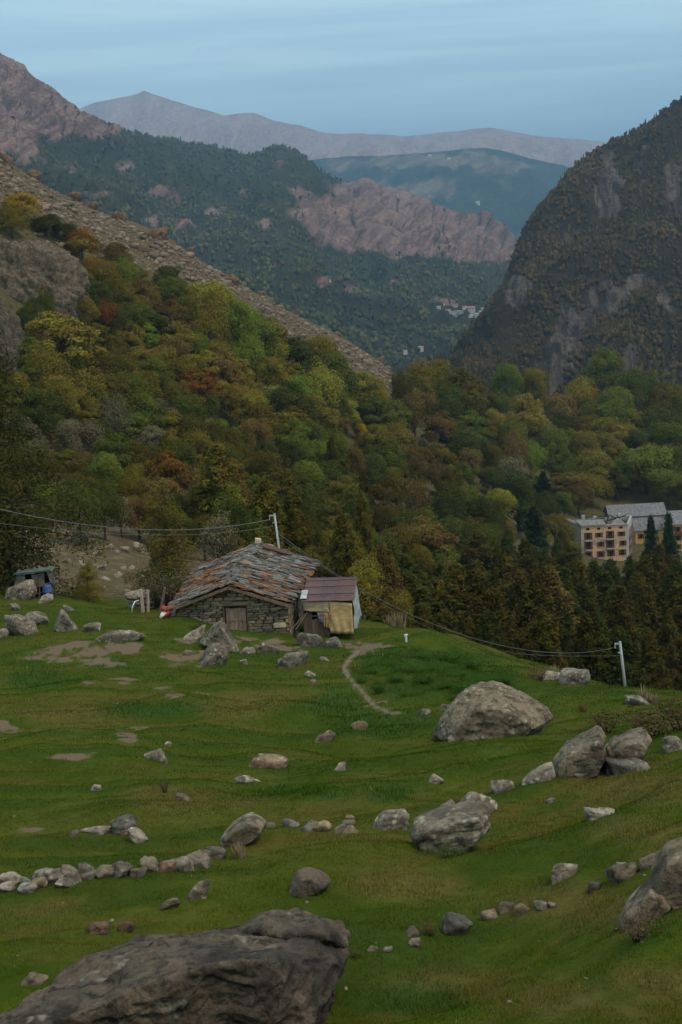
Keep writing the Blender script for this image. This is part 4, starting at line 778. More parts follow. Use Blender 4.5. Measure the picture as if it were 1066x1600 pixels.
# scree: loose rubble nobody could count
def scatter_rocks(name, label, pts, size, protos, tint, seed, sq=(.5, 1.0)):
    r = np.random.default_rng(seed); n = len(pts); V, F, off = [], [], 0; pick = r.integers(0, len(protos), n); T = []
    for k, (pv, pf) in enumerate(protos):
        m = pick == k; c = int(m.sum())
        if not c: continue
        a = r.uniform(0, 6.28, c)[:, None]; s = size[m][:, None]; sx, sy, sz = s * r.uniform(.7, 1.4, (c, 1)), s * r.uniform(.6, 1.1, (c, 1)), s * r.uniform(*sq, (c, 1))
        x0, y0 = pv[:, 0] * sx, pv[:, 1] * sy
        q = np.stack([x0 * np.cos(a) - y0 * np.sin(a), x0 * np.sin(a) + y0 * np.cos(a), pv[:, 2] * sz], -1) + pts[m][:, None]
        V.append(q.reshape(-1, 3)); F.append((pf[None] + (np.arange(c) * len(pv))[:, None, None]).reshape(-1, 3) + off); off += c * len(pv)
        T.append(np.repeat(r.uniform(.65, 1.3, c), len(pv)))
    o = obj(name, mesh(name, np.concatenate(V), np.concatenate(F), tint, False, {'tone': np.concatenate(T)})); tag(o, label, 'rubble', kind='stuff')
def low_rock(k):
    v, f = ico(1); r = np.random.default_rng(k); n = unit(r.normal(size=(8, 3))); d = r.uniform(.55, 1, 8); c = np.maximum(v @ n.T, 1e-3) / d; return v * (.5 / c.max(1))[:, None].clip(0, .8), f
LR = [low_rock(i) for i in range(7)]
def rubble_mat(name, c1, c2):
    t = NT(name); p = t.pos(); k = t.mix(t.noise(.35, 5, .6, p), c1, c2); tn = t.attr('tone')
    q = t.n('ShaderNodeVectorMath', operation='SCALE'); t.l(k, q.inputs[0]); t.l(tn, q.inputs['Scale']); return t.bsdf(q.outputs[0], .95, .1)
RUB = rubble_mat('scree_stone', (.125, .092, .068), (.235, .175, .132)); RUB2 = rubble_mat('meadow_stone', (.15, .12, .09), (.26, .215, .165))
n = 11000; x = rng.uniform(-60, 645, n); rd = np.interp(x, [-100, 0, 100, 200, 300, 400, 500, 600, 650], [205, 250, 304, 350, 397, 459, 511, 570, 606])
band = np.interp(x, [0, 130, 250, 400, 520, 640], [75, 72, 58, 56, 44, 20]); y = rd + 1 + np.abs(rng.normal(0, .6, n)) * band
scatter_rocks('scree', 'brown rubble covering the ridge above the wood', hits(x, y, 230, 640, 120), np.minimum(.28 + rng.pareto(2.2, n) * .38, 2.6), LR, RUB, 77, (.35, .8))
n = 900; x, y = rng.uniform(-40, 300, n), rng.uniform(800, 930, n); k = rng.random(n) < .3 + .7 * (vnoise(xyz(x / 25, y / 12), 3) > 0); x, y = x[k], y[k]
scatter_rocks('slope_rubble', 'small loose stones on the slope behind the shelter', hits(x, y, 84, 170, 120), np.minimum(.08 + rng.pareto(2.2, len(x)) * .13, .8), LR, RUB2, 78)
n = 200; b = hits(rng.uniform(-20, 1086, n), rng.uniform(1000, 1590, n), 5, 80, 200); k = rng.random(n) < .25 + .75 * (ground_masks(b[:, 0], b[:, 1], b[:, 2])[0] > .3); b = b[k]
scatter_rocks('meadow_pebbles', 'small pale stones strewn over the grass', b, np.minimum(.025 + rng.pareto(2.6, len(b)) * .045, .3), LR, RUB2, 79, (.4, .8))
# ------------------------------------------------------------------ the foreground boulder
FG = [[(-60,1640,12.2),(0,1596,12.3),(60,1553,12.7),(150,1495,13.2),(235,1463,13.7),(300,1456,14.0),(380,1452,14.3),(470,1450,14.3),(538,1466,13.9),(540,1490,13.4),(520,1512,13.0),(526,1545,13.0),(488,1602,12.4),(440,1670,12.2),(200,1720,11.7),(0,1720,11.8),
       (420,1500,12.3),(300,1518,12.0),(180,1560,11.8),(40,1620,11.6),(500,1600,14.4),(250,1600,14.6),(0,1640,14.2)],
      [(372,1452,13.9),(396,1428,14.1),(430,1421,14.2),(466,1418,14.2),(482,1432,13.8),(520,1441,13.7),(546,1456,13.7),(540,1480,13.5),(400,1482,13.6),(450,1462,13.3),(500,1462,13.3),(530,1470,14.4),(400,1470,14.6),(460,1450,14.8)]]
hull_rock('boulder', FG, .016, SLATE, .047, 'huge dark schist boulder filling the bottom left foreground', (1, 1, 1))
ROCKS.append((-1.9, 13.2, 3.4, 2.2))
# ------------------------------------------------------------------ turf: hundreds of thousands of blades, one mass
def grass():
    r = np.random.default_rng(5); n = 700000
    u = r.uniform(-.30, .30, n); Y = np.exp(math.log(7.5) + (math.log(76) - math.log(7.5)) * r.random(n) ** .86); x, y = u * Y, Y; z = height(x, y)
    d, lu, pth, ta = ground_masks(x, y, z); nz = fbm(xyz(x / .9, y / .9, 4), 3, 55)
    keep = (d + .5 * nz < .42) & (pth < .35)
    for (cx, cy, w, dd) in ROCKS: keep &= ((x - cx) / (w * .46)) ** 2 + ((y - cy) / (dd * .46)) ** 2 > 1
    hx, hy = proj(xyz(x, y, z)); keep &= ~((hx > 275) & (hx < 560) & (y > 67.8))
    x, y, z, lu, ta, nz, Y = x[keep], y[keep], z[keep], lu[keep], ta[keep], nz[keep], Y[keep]; n = len(x)
    patch = fbm(xyz(x / 3.5, y / 3.5, 8), 3, 66); px_m = Y / 1420.0               # metres per rendered pixel
    h = .68 * (.028 + .030 * r.random(n) + .02 * np.clip(patch, 0, 1) + .10 * lu * r.random(n) + .03 * ta * r.random(n)) * (1 + Y / 90)
    cl = fbm(xyz(x / .32, y / .32, 3), 3, 77, .6); h = h * np.clip(1 + 1.1 * cl, .35, 2.2)
    tall = r.random(n) < .012; h = np.where(tall, h * 2.6, h)
    w = np.maximum(.0035 + .003 * r.random(n), .6 * px_m) * np.where(tall, .8, 1)
    a = r.uniform(0, 6.28, n); L = r.uniform(.1, .8, n) * h; b = r.uniform(0, 6.28, n)
    p0 = xyz(x, y, z - .01); sd = xyz(np.cos(a) * w / 2, np.sin(a) * w / 2); tip = p0 + xyz(np.cos(b) * L, np.sin(b) * L, h)
    v = np.stack([p0 - sd, p0 + sd, tip], 1).reshape(-1, 3); f = np.arange(3 * n).reshape(-1, 3)
    g1, g2, g3, g4, g5 = [np.array(c) for c in ((.046, .086, .004), (.084, .122, .006), (.118, .106, .013), (.175, .122, .032), (.036, .088, .007))]
    k = np.clip(.45 + .5 * patch + r.normal(0, .22, n), 0, 1)[:, None]; c = g1 * (1 - k) + g2 * k
    sk = streak(x, y)
    q = np.clip(sk * 2.0 - .28, 0, .75)[:, None]; c = c * (1 - q) + np.array((.100, .080, .013)) * q
    q = np.clip(-sk * 2.2 - .1, 0, .7)[:, None]; c = c * (1 - q) + np.array((.032, .064, .005)) * q
    q = np.clip(fbm(xyz(x / 8, y / 6, 2), 3, 91) * 1.4 - .1 + .2 * nz, 0, .75)[:, None]; c = c * (1 - q) + g3 * q
    q = (np.clip(ta * .75 + .12 * nz, 0, 1) * (r.random(n) < .6))[:, None]; c = c * (1 - q) + g4 * q
    q = (r.random(n) < .05 + .1 * tall)[:, None] * .8; c = c * (1 - q) + g4 * q
    q = (np.clip(lu, 0, 1) * .8)[:, None]; c = c * (1 - q) + g5 * q
    c = .77 * c * r.uniform(.5, 1.25, (n, 1)) * (1 + .5 * cl)[:, None]
    fl = r.random(n) < .0022; c[fl] = np.array((.36, .33, .22)) * r.uniform(.6, 1.1, (fl.sum(), 1))          # pale flower heads and seed heads
    t = NT('grass_blade'); cc = t.attr('tint', 'Color'); g = t.n('ShaderNodeNewGeometry'); mxv = t.n('ShaderNodeMix', data_type='VECTOR'); mxv.inputs[0].default_value = .7
    t.l(g.outputs['Normal'], mxv.inputs[4]); mxv.inputs[5].default_value = (0, -.25, 1); nm = t.n('ShaderNodeVectorMath', operation='NORMALIZE'); t.l(mxv.outputs[1], nm.inputs[0])
    df = t.n('ShaderNodeBsdfDiffuse'); t.l(cc, df.inputs[0]); t.l(nm.outputs[0], df.inputs['Normal']); t.l(df.outputs[0], t.o.inputs[0])
    me = mesh('grass', v, f, t.m, False, {'tint': np.repeat(c, 3, 0)})
    tag(obj('grass', me), 'short grazed green turf covering the meadow', 'grass', kind='stuff')
grass()
# ------------------------------------------------------------------ shrubs and weeds
SH = [shrub(1, 2, 1.6, 900, .10), shrub(2, 2, 1.3, 700, .09, 20), shrub(3, 2, 1.8, 260, .07, 24), shrub(4, 2, 1.0, 2600, .065, 40, .1), shrub(5, 2, 1.7, 1500, .085, 40, .55)]
def bush(cx, top, bot, w, colour, var, label, name='shrub', cat='shrub', ymin=5, ymax=130, group=None, Y=None):
    b = hit(cx, bot, ymin, ymax) if Y is None else P(float(cx), float(bot), Y) + np.array([0, 0, -.15]); st, lv, W, H = SH[var]; s = w * b[1] / FPX / W; h = (bot - top) * b[1] / FPX / H
    e = thing(name, label, cat, b - np.array([0, 0, .03]), rng.uniform(0, 6.28), group); e.scale = (s, s, h)
    obj('stems', st, e); obj('leaves', lv, e, color=colour)
bush(268,884,950,66,(.080,.076,.032),4,'thicket of bare reddish stems with a grey-green top beside the hut',Y=73.5)
bush(248,896,950,44,(.075,.068,.030),4,'smaller reddish stemmed bush left of the thicket',Y=74.5)
bush(1010,1100,1150,100,(.085,.066,.026),0,'wide brown-green shrub growing over the ledge boulders',ymax=60)
bush(1060,1085,1140,70,(.080,.058,.024),1,'brown shrub on the crest at the right edge',ymax=60)
bush(950,1108,1145,60,(.085,.072,.026),0,'olive shrub behind the slanting ledge boulder',ymax=60)
bush(912,1096,1112,22,(.14,.070,.024),1,'small rusty shrub on grass left of the ledge',ymax=60)
bush(258,1210,1238,28,(.075,.060,.030),2,'dry twiggy plant alone in the left meadow',name='dry_weed',cat='plant')
bush(672,1430,1462,46,(.130,.088,.026),2,'dry golden weeds among the lower stone row',name='dry_weed',cat='plant')
bush(700,1316,1340,44,(.060,.105,.024),1,'bright green weeds at the foot of the lichened block',name='leafy_weed',cat='plant')
bush(720,1318,1336,30,(.060,.105,.024),1,'small green weeds under the right of the lichened block',name='leafy_weed',cat='plant')
bush(1000,1428,1468,110,(.105,.080,.030),2,'dry tangled weeds below the right edge boulders',name='dry_weed',cat='plant')
bush(840,1060,1095,50,(.150,.105,.022),2,'yellowing bush beyond the crest left of the pole',ymin=55,ymax=75)
bush(306,972,990,22,(.045,.060,.018),1,'dark green weed at the hut wall left of the door',name='leafy_weed',cat='plant')
bush(462,982,996,18,(.045,.065,.018),1,'green weed at the hut corner',name='leafy_weed',cat='plant')
bush(556,1478,1496,30,(.06,.07,.022),1,'low weed right of the foreground boulder',name='leafy_weed',cat='plant')
NT_ = [(566,1062,40),(580,1048,50),(592,1078,50),(606,1034,56),(618,1060,60),(636,1046,70),(640,1082,60),(654,1024,60),(664,1062,70),(676,1040,76),(694,1070,70),(704,1028,64),(712,1050,76),(730,1072,64),(738,1040,66),(756,1058,64),(772,1078,56),(786,1062,60),(806,1076,50),(716,1088,50)]
for i, (x, y, w) in enumerate(NT_): bush(x, y - 5 - 4 * (i % 3), y + 5, w * (.6 + .2 * (i % 2)), (.042, .098, .012), 3, f'dark green nettle clump in the lush patch, {ORD[i]} counted from left' if i else 'dark green nettle clump in the lush patch, leftmost one', name='nettle_clump', cat='nettles', group='nettles in the lush patch', ymax=75)
def dry_tuft(cx, bot, hpx, label):
    b = hit(cx, bot, 5, 100); k = b[1] / FPX; r = np.random.default_rng(int(cx)); n = 60; mb = MB()
    for i in range(n):
        a = r.uniform(0, 6.28); q = r.uniform(0, .35) * hpx * k; h = hpx * k * r.uniform(.5, 1); ln = r.uniform(.05, .4) * h; w = .012 + .0003 * b[1]
        x0, y0 = q * math.cos(a), q * math.sin(a); c, s = math.cos(a + 1.5) * w, math.sin(a + 1.5) * w
        mb.add([(x0 - c, y0 - s, -.05), (x0 + c, y0 + s, -.05), (x0 + ln * math.cos(a), y0 + ln * math.sin(a), h)], [(0, 1, 2)])
    tag(mb.build('grass_tuft', STRAW, None, loc=b), label, 'grass tuft', 'dry grass tufts')
STRAW = plain('straw', (.26, .19, .10), (.34, .26, .15), 3, .9, .005)
for x, y, h, lb in [(624,968,30,'tall tan grass tuft at the meadow edge right of the shed'),(610,962,22,'tan grass tuft nearest the shed right wall'),(868,1058,22,'tan grass tuft on the crest outcrop'),(1008,1096,30,'tall tan grass tuft right of the lower cable pole'),(1024,1100,20,'short tan grass tuft at the crest far right'),(742,1302,30,'dry pale grass stems beside the lichened block'),(375,1340,28,'dry pale stems below the sloping boulder'),(845,1060,14,'small tan tuft on the crest beside pale stone')]: dry_tuft(x, y, h, lb)
# ------------------------------------------------------------------ the stone hut
WOOD = plain('weathered_wood', (.105, .075, .055), (.20, .155, .125), 3, .9, .012, (9, 9, .8), usecol=True)
MORTAR = plain('wall_core', (.050, .043, .035), (.090, .078, .062), 5, .95, .02)
STONE = plain('wall_stone', (.20, .160, .112), (.37, .300, .220), 5, .95, .015, usecol=True)
SLAB = plain('roof_slab', (.62, .62, .62), (1.0, 1.0, 1.0), 7, .8, .012, usecol=True, spec=.3)
BLACK = plain('black_and_inner_shade', (.004, .004, .004), (.008, .007, .006), 3, 1, .001)  # near-black for door backing and barrel cap; painted shade on the panels
def stone_mesh(seed, name='stone', mat=None):             # a rough block, unit size, about 44 triangles
    r = np.random.default_rng(seed); bm = bmesh.new(); bmesh.ops.create_cube(bm, size=1); bmesh.ops.bevel(bm, geom=bm.edges[:], offset=.11, segments=1, affect='EDGES')
    for v in bm.verts: v.co += Vector(r.normal(0, .035, 3))
    me = bpy.data.meshes.new(name); bm.to_mesh(me); bm.free(); me.materials.append(mat or STONE); return me
STN = [stone_mesh(i) for i in range(9)]
def slab_mesh(seed):                                       # an irregular flat slab, unit width and length
    r = np.random.default_rng(seed); q = [(-.5, -.5), (0, -.52), (.5, -.5), (.52, 0), (.5, .5), (0, .5), (-.5, .5), (-.5, 0)]; m = MB()
    m.poly([(x + r.normal(0, .07), y + r.normal(0, .08), -.5 + r.normal(0, .12)) for x, y in q], (0, 0, 1)); return mbmesh(m, 'slab', SLAB, False)
SLB = [slab_mesh(i + 5) for i in range(9)]
HO = P(452.0, 990.0, 68.0); HA = math.radians(-5)
HT, HW_, HH, HR, HD = None, 5.6, 1.62, .97, 9.5
hut = thing('stone_hut', 'old dry stone hut with a patchy slab roof and plank door', 'hut', HO, HA)
def gz(x): return HH + HR * (1 - abs(x + HW_ / 2) / (HW_ / 2))       # gable line
DX0, DX1, DZ0, DZ1 = -3.17, -2.05, -.02, 1.52
fw = MB().poly([(-HW_, .06, -.9), (DX0, .06, -.9), (DX0, .06, DZ1), (DX1, .06, DZ1), (DX1, .06, -.9), (0, .06, -.9), (0, .06, HH - .03), (-HW_ / 2, .06, HH + HR - .05), (-HW_, .06, HH - .03)], (0, .45, 0)).build('front_wall', MORTAR, hut)
sw = MB().box(-.5, -.06, .52, HD, -.9, HH - .05).build('side_wall', MORTAR, hut)
MB().box(-HW_, -HW_ + .5, .52, HD, -.9, HH - .05).build('side_wall', MORTAR, hut)
MB().poly([(-HW_ + .5, HD - .5, -.9), (-.5, HD - .5, -.9), (-.5, HD - .5, HH - .05), (-HW_ / 2, HD - .5, HH + HR - .2), (-HW_ + .5, HD - .5, HH - .05)], (0, .45, 0)).build('back_wall', MORTAR, hut)
r = np.random.default_rng(8)
def stone_col():
    k = r.random(); b = np.array([1.0, .93, .82]) if k < .5 else (np.array([.72, .74, .74]) if k < .75 else np.array([1.15, .98, .72])); return b * r.uniform(.42, 1.12)
z = -.28
while z < 2.6:
    h = r.uniform(.08, .18); x = -HW_ - .02 + r.uniform(0, .2)
    while x < -.03:
        w = min(r.uniform(.16, .70), .0 - x + .01); xc, zc = x + w / 2, z + h / 2
        ok = w > .07 and zc + h * .3 < min(gz(x + .02), gz(min(x + w, 0))) - .06 and not (x + w > DX0 - .06 and x < DX1 + .06 and zc < DZ1 + .16)
        if not ok and w > .3 and x + w > DX0 - .06 and x < DX0 - .14 and zc < DZ1 + .16: w = DX0 - .07 - x; xc = x + w / 2; ok = w > .08
        if ok: obj('stone', STN[r.integers(9)], fw, (xc, .05 - r.uniform(-.02, .035), zc), (r.normal(0, .05), r.normal(0, .055), r.normal(0, .07)), (w * r.uniform(.86, 1.04), .22, h * r.uniform(.72, 1.12)), stone_col())
        x = max(x + w + .015, x + .05)
        if DX0 - .1 < x < DX1 + .05 and z < DZ1 + .16: x = DX1 + .07
    z += h + .012
z = -.3
while z < HH - .15:
    h = r.uniform(.12, .20); y = .12
    while y < 4.4:
        w = r.uniform(.3, .8); obj('stone', STN[r.integers(9)], sw, (-.07 + r.uniform(-.02, .03), y + w / 2, z + h / 2), (r.normal(0, .03), r.normal(0, .03), r.normal(0, .03)), (.22, w * .97, h * .97), stone_col()); y += w + .015
    z += h + .012
obj('stone', STN[2], fw, (-.42, .0, .46), None, (.62, .24, .25), (1.9, 1.8, 1.6))
# door, lintel, beams
door = MB().box(DX0 + .02, DX1 - .02, .22, .26, DZ0, DZ1).build('door', BLACK, hut)
for i in range(5):
    w = (DX1 - DX0 - .1) / 5; x = DX0 + .05 + i * w
    MB().box(x + .006, x + w - .008, .16 - .008 * (i % 2), .215, DZ0 + .03 + .03 * r.random(), DZ1 - .16 - .05 * r.random()).build('plank', WOOD, door, color=np.array([2.6, 2.2, 1.95]) * r.uniform(.75, 1.15))
for zz in (.12, .66, 1.22): MB().box(DX0 + .06, DX1 - .06, .125, .150, zz, zz + .085).build('crossbar', WOOD, door, color=(2.0, 1.7, 1.5))
MB().box(DX0 + .03, DX1 - .03, .14, .2, DZ1 - .13, DZ1 - .03).build('rail', WOOD, door, color=(.8, .45, .32))
for x in (DX0 - .06, DX1 + .0): MB().box(x, x + .07, .02, .24, DZ0, DZ1).build('door_post', WOOD, hut, color=(1.2, 1.1, .95))
MB().box(DX0 - .34, DX1 + .42, -.05, .22, DZ1 + .005, DZ1 + .175).build('lintel', WOOD, hut, color=(1.7, 1.5, 1.3))
for s in (-1, 1):
    x1 = -HW_ / 2 + s * (HW_ / 2 + .22)
    MB().bar((-HW_ / 2, -.40, HH + HR - .08), (x1, -.40, gz(x1) - .08), .05, .15).build('bargeboard', WOOD, hut, color=(1.35, 1.15, .95))
for x, zz in ((-HW_ / 2, HH + HR - .17), (-HW_ / 2 - 1.25, HH + .42), (-HW_ / 2 + 1.2, HH + .44)): MB().box(x - .09, x + .09, -.3, .1, zz - .09, zz + .08).build('beam', WOOD, hut, color=(.6, .5, .42))
# roof: a deck and courses of slabs on each slope
def patch(A, B, C, D):                                     # bilinear slope: A ridge front, B ridge back, C eave front, D eave back
    A, B, C, D = map(np.array, (A, B, C, D))
    return lambda s, t: (A * (1 - t) + B * t) * (1 - s) + (C * (1 - t) + D * t) * s
RS = patch((-2.8, -.32, 2.62), (-2.72, 9.7, 2.60), (.15, -.32, 1.55), (.62, 9.7, 1.40)); LS = patch((-2.8, -.32, 2.62), (-2.72, 9.7, 2.60), (-5.85, -.32, 1.44), (-6.4, 9.7, 1.24))
for nm, S in (('right', RS), ('left', LS)):
    m = MB(); c = [S(0, 0), S(0, 1), S(1, 1), S(1, 0)]; m.poly([q - np.array([0, 0, .02]) for q in c], (0, 0, -.07)); dk = m.build('roof_slope', WOOD, hut, color=(.35, .3, .27))
    rows = 9; extra = []
    for i in range(rows - 1, -1, -1):
        t = r.uniform(-.02, .01)
        while t < 1.0:
            dt = r.uniform(.013, .032); s = (i + .5 + r.uniform(-.22, .22)) / rows; tc_ = min(t + dt / 2, 1.0)
            p0 = S(s, tc_); ps = S(min(s + .02, 1.02), tc_) - S(s, tc_); pt = S(s, min(tc_ + .01, 1.02)) - p0; es = Vector(ps).normalized(); et = Vector(pt).normalized(); nn = es.cross(et)
            if nn.z < 0: nn = -nn
            es2 = (et.cross(nn)).normalized(); es2 = es2 if es2.dot(es) > 0 else -es2
            tilt = .12 + r.normal(0, .04); ss = es2 * math.cos(tilt) + nn * math.sin(tilt) * .35; nz_ = (nn * math.cos(tilt * .35) - es2 * math.sin(tilt * .35)).normalized()
            ey_ = nz_.cross(ss.normalized()).normalized(); M = Matrix((ss.normalized(), ey_, nz_)).transposed().to_4x4(); M = M @ Matrix.Rotation(r.normal(0, .20), 4, 'Z') @ Matrix.Rotation(r.normal(-.10, .10) * (1 if M.col[1][1] > 0 else -1), 4, 'X') @ Matrix.Rotation(r.normal(0, .05), 4, 'Y')
            M.translation = Vector(p0) + nn * (.05 + .08 * r.random() + .02 * (i % 2))
            th = r.uniform(.03, .06); slen = 3.2 / rows * r.uniform(.8, 1.9); sw_ = dt * 10.4 * r.uniform(1.1, 1.5)
            k = r.random(); rusty = .40 + .9 * fbm(np.array([[s * 3, tc_ * 5, 5.0 + (nm == 'left')]]), 3, 4)[0]
            col = (np.array([.28, .115, .048]) if k < rusty * .5 else np.array([.15, .098, .066]) if k < rusty else np.array([.165, .140, .114]) if k < .5 + rusty * .4 else np.array([.215, .198, .182])) * r.uniform(.5, 1.3)
            if nm == 'right' and (i >= 5 or tc_ < .30):
                o = obj('slab', SLB[r.integers(9)], dk, color=col); o.matrix_local = M @ Matrix.Diagonal((slen, sw_, th, 1))
            else: extra.append((M @ Matrix.Diagonal((slen, sw_, th, 1)), SLB[r.integers(9)], col))
            t += dt
    if extra:
        V, F, T, n0 = [], [], [], 0
        for M, me, col in extra:
            V += [M @ q.co for q in me.vertices]; F += [tuple(j + n0 for j in f.vertices) for f in me.polygons]; T += [col] * len(me.vertices); n0 += len(me.vertices)
        tt = NT('roof_slab_mixed'); cc = tt.attr('tint', 'Color'); nn_ = tt.noise(7, 6, .6, tt.objc()); mm = tt.bsdf(tt.mix(tt.ramp(nn_, .35, .65), tt.mix(1, cc, (.6, .6, .6), 'MULTIPLY'), cc), .8, .3, tt.bump(nn_, .6, .012))
        me = mesh('slabs', V, F, mm, False, {'tint': np.array(T)}); so = obj('slabs', me, dk); so['kind'] = 'stuff'
for i in range(19):
    y = -.2 + i * .56; p = RS(0, min(max((y + .32) / 10.4, 0), 1)); obj('ridge_stone', SLB[i % 9], hut, p + np.array([r.normal(0, .09), 0, .09]), (r.normal(0, .1), r.normal(0, .2), r.normal(0, .5)), (.42, .5, .05), np.array([.17, .145, .12]) * r.uniform(.6, 1.3))
obj('ridge_stone', STN[3], hut, RS(0, .985) + np.array([.05, 0, .24]), (.1, .1, .4), (.34, .3, .26), (1.8, 1.75, 1.65))
# a rusty sheet patched in near the ridge, its lower edge lifted
sh = MB(); a, b, c_, d = RS(.10, .80), RS(.55, .985), RS(.62, .965), RS(.17, .775); sh.poly([q + np.array([0, 0, .22]) for q in (RS(.14, .88), RS(.60, .90), RS(.60, .965), RS(.14, .975))], (0, 0, .03)).build('roof_sheet', WOOD, hut, color=(.75, .48, .40))
MB().bar(RS(.14, .875) + np.array([0, 0, .16]), RS(.6, .895) + np.array([0, 0, .16]), .05, .12).build('sheet_batten', WOOD, hut, color=(.25, .2, .18))
# ------------------------------------------------------------------ the lean-to shed
SO = P(475.0, 984.0, 69.2); shed = thing('tarpaulin_shed', 'small lean-to shed with maroon sheet roof and tan tarpaulin walls', 'shed', SO, math.radians(-4))
SW, SHH, SDD = 2.46, 1.42, 3.1
TARP = plain('tan_tarpaulin', (.42, .27, .115), (.56, .39, .19), 2.2, .75, .01, (1, 1, 3), usecol=True)
CLOTH = plain('grey_sheet', (.26, .27, .26), (.42, .43, .41), 3, .85, .01, usecol=True)
MAROON = plain('maroon_sheet_metal', (.095, .046, .046), (.15, .080, .078), 2.5, .55, .006, (1, 5, 1), spec=.4, usecol=True)
for x, y, h in ((0.03, .03, SHH), (SW, .03, SHH - .1), (SW, SDD, SHH + .35), (0.03, SDD, SHH + .4), (1.25, .03, SHH)): MB().bar((x, y, -.6), (x, y, h), .07).build('post', WOOD, shed, color=(.8, .7, .6))
for k in range(9):
    x = .04 + k * .135; MB().box(x, x + .125, 0, .025, -.35, (.50 if k in (2, 3, 4) else .80) + .04 * r.random()).build('plank', WOOD, shed, color=np.array([1, .92, .85]) * r.uniform(.6, 1.1))
for k in (2, 5): MB().box(.04 + k * .135, .165 + k * .135, .002, .024, .50, .98).build('plank', WOOD, shed, color=(.75, .68, .62))
MB().box(.05, 1.25, .10, .12, -.3, 1.35).build('shade_panel', BLACK, shed)  # black panel behind the planks, stands in for the shade inside
MB().box(.3, .85, -.01, .015, .66, .72).build('slat', WOOD, shed, color=(.8, .7, .62))
MB().box(.05, SW - .03, SDD - .05, SDD - .02, -.5, SHH + .3).build('back_wall', WOOD, shed, color=(.6, .5, .45))
def sheet(name, A, B, C, D, mat, parent, color, nx=14, nz=12, amp=.03, seed=1, waves=5):
    s, t = np.meshgrid(np.linspace(0, 1, nx), np.linspace(0, 1, nz)); A, B, C, D = map(np.array, (A, B, C, D))
    p = (A * (1 - s[..., None]) + B * s[..., None]) * (1 - t[..., None]) + (D * (1 - s[..., None]) + C * s[..., None]) * t[..., None]
    n = np.cross(B - A, D - A); n = n / np.linalg.norm(n); w = amp * (np.sin(s * waves * 6.28 + 2 * fbm(xyz(s.ravel() * 2, t.ravel() * 2, seed), 2, seed).reshape(s.shape)) * (.3 + t) + 1.2 * fbm(xyz(s.ravel() * 4, t.ravel() * 3, seed + 3), 3, seed).reshape(s.shape))
    p = p + n * w[..., None]; i = (np.arange(nz - 1)[:, None] * nx + np.arange(nx - 1)).ravel(); f = np.stack([i, i + 1, i + 1 + nx, i + nx], -1)
    o = obj(name, mesh(name, p.reshape(-1, 3), f, mat, True), parent, color=color); md = o.modifiers.new('thick', 'SOLIDIFY'); md.thickness = .008; return o
sheet('tarpaulin', (1.36, -.05, SHH), (SW + .02, -.05, SHH - .12), (SW + .04, -.10, -.28), (1.34, -.12, -.2), TARP, shed, (1, 1, 1), seed=4, amp=.035, waves=3)
sheet('upper_tarpaulin', (-.02, -.035, SHH + .02), (1.38, -.035, SHH), (1.36, -.05, .86), (.05, -.05, .98), TARP, shed, (.85, .95, 1.25), seed=6, amp=.02, waves=2)
sheet('hanging_cloth', (.70, -.03, .88), (1.22, -.03, .86), (1.16, -.06, .30), (.78, -.05, .38), CLOTH, shed, (.55, .48, .42), seed=8, amp=.03)
sheet('tarpaulin', (1.05, -.06, .85), (1.36, -.06, .86), (1.36, -.10, .0), (1.02, -.09, .15), TARP, shed, (.72, .66, .7), seed=12, amp=.03, waves=2)
sheet('side_cloth', (SW + .05, -.02, SHH - .1), (SW + .05, SDD, SHH + .3), (SW + .22, SDD, -.2), (SW + .12, .0, -.1), CLOTH, shed, (1, 1, 1), 24, 14, .07, 9, 5)
for k in range(3):                                         # three lapped corrugated sheets
    x0, x1 = -.02 + k * .86, .90 + k * .86; nx, ny = 46, 6; s, t = np.meshgrid(np.linspace(0, 1, nx), np.linspace(0, 1, ny))
    x = x0 + (x1 - x0) * s; y = -.14 + (SDD + .3) * t; z = SHH + .08 + .42 * t - .045 * (x / SW) + .022 * np.sin(s * 11 * 6.283) + .014 * (k % 2) + .01 * fbm(xyz(x.ravel(), y.ravel(), k), 2, k).reshape(x.shape)
    i = (np.arange(ny - 1)[:, None] * nx + np.arange(nx - 1)).ravel(); o = obj('roof_sheet', mesh('roof_sheet', np.stack([x, y, z], -1).reshape(-1, 3), np.stack([i, i + 1, i + 1 + nx, i + nx], -1), MAROON, True), shed, color=[(1.15, 1.1, 1.1), (.9, .9, .9), (1.05, .95, .95)][k])
    md = o.modifiers.new('thick', 'SOLIDIFY'); md.thickness = .006
for y in (.55, 1.6, 2.5): MB().box(-.02, SW + .12, y, y + .06, SHH + .155 + .13 * y, SHH + .185 + .13 * y).build('batten', WOOD, shed, color=(.5, .3, .3))
MB().box(-.10, .22, .2, 1.4, SHH + .165, SHH + .178).build('patch_sheet', CLOTH, shed, color=(1.2, 1.15, 1.2), rot=(.13, 0, 0))
# fallen poles leaning on the corner between hut and shed
for a, b, lb in (((455, 985), (474, 962), 'grey pole leaning at the hut corner by the shed, steeper one'), ((462, 984), (480, 957), 'thin grey pole leaning on the shed planks')):
    tag(MB().tube([P(*map(float, a), 68.7), P(*map(float, b), 69.0)], .035, 6).build('leaning_pole', WOOD, color=(1.1, 1, .95)), lb, 'pole', 'poles leaning by the shed')
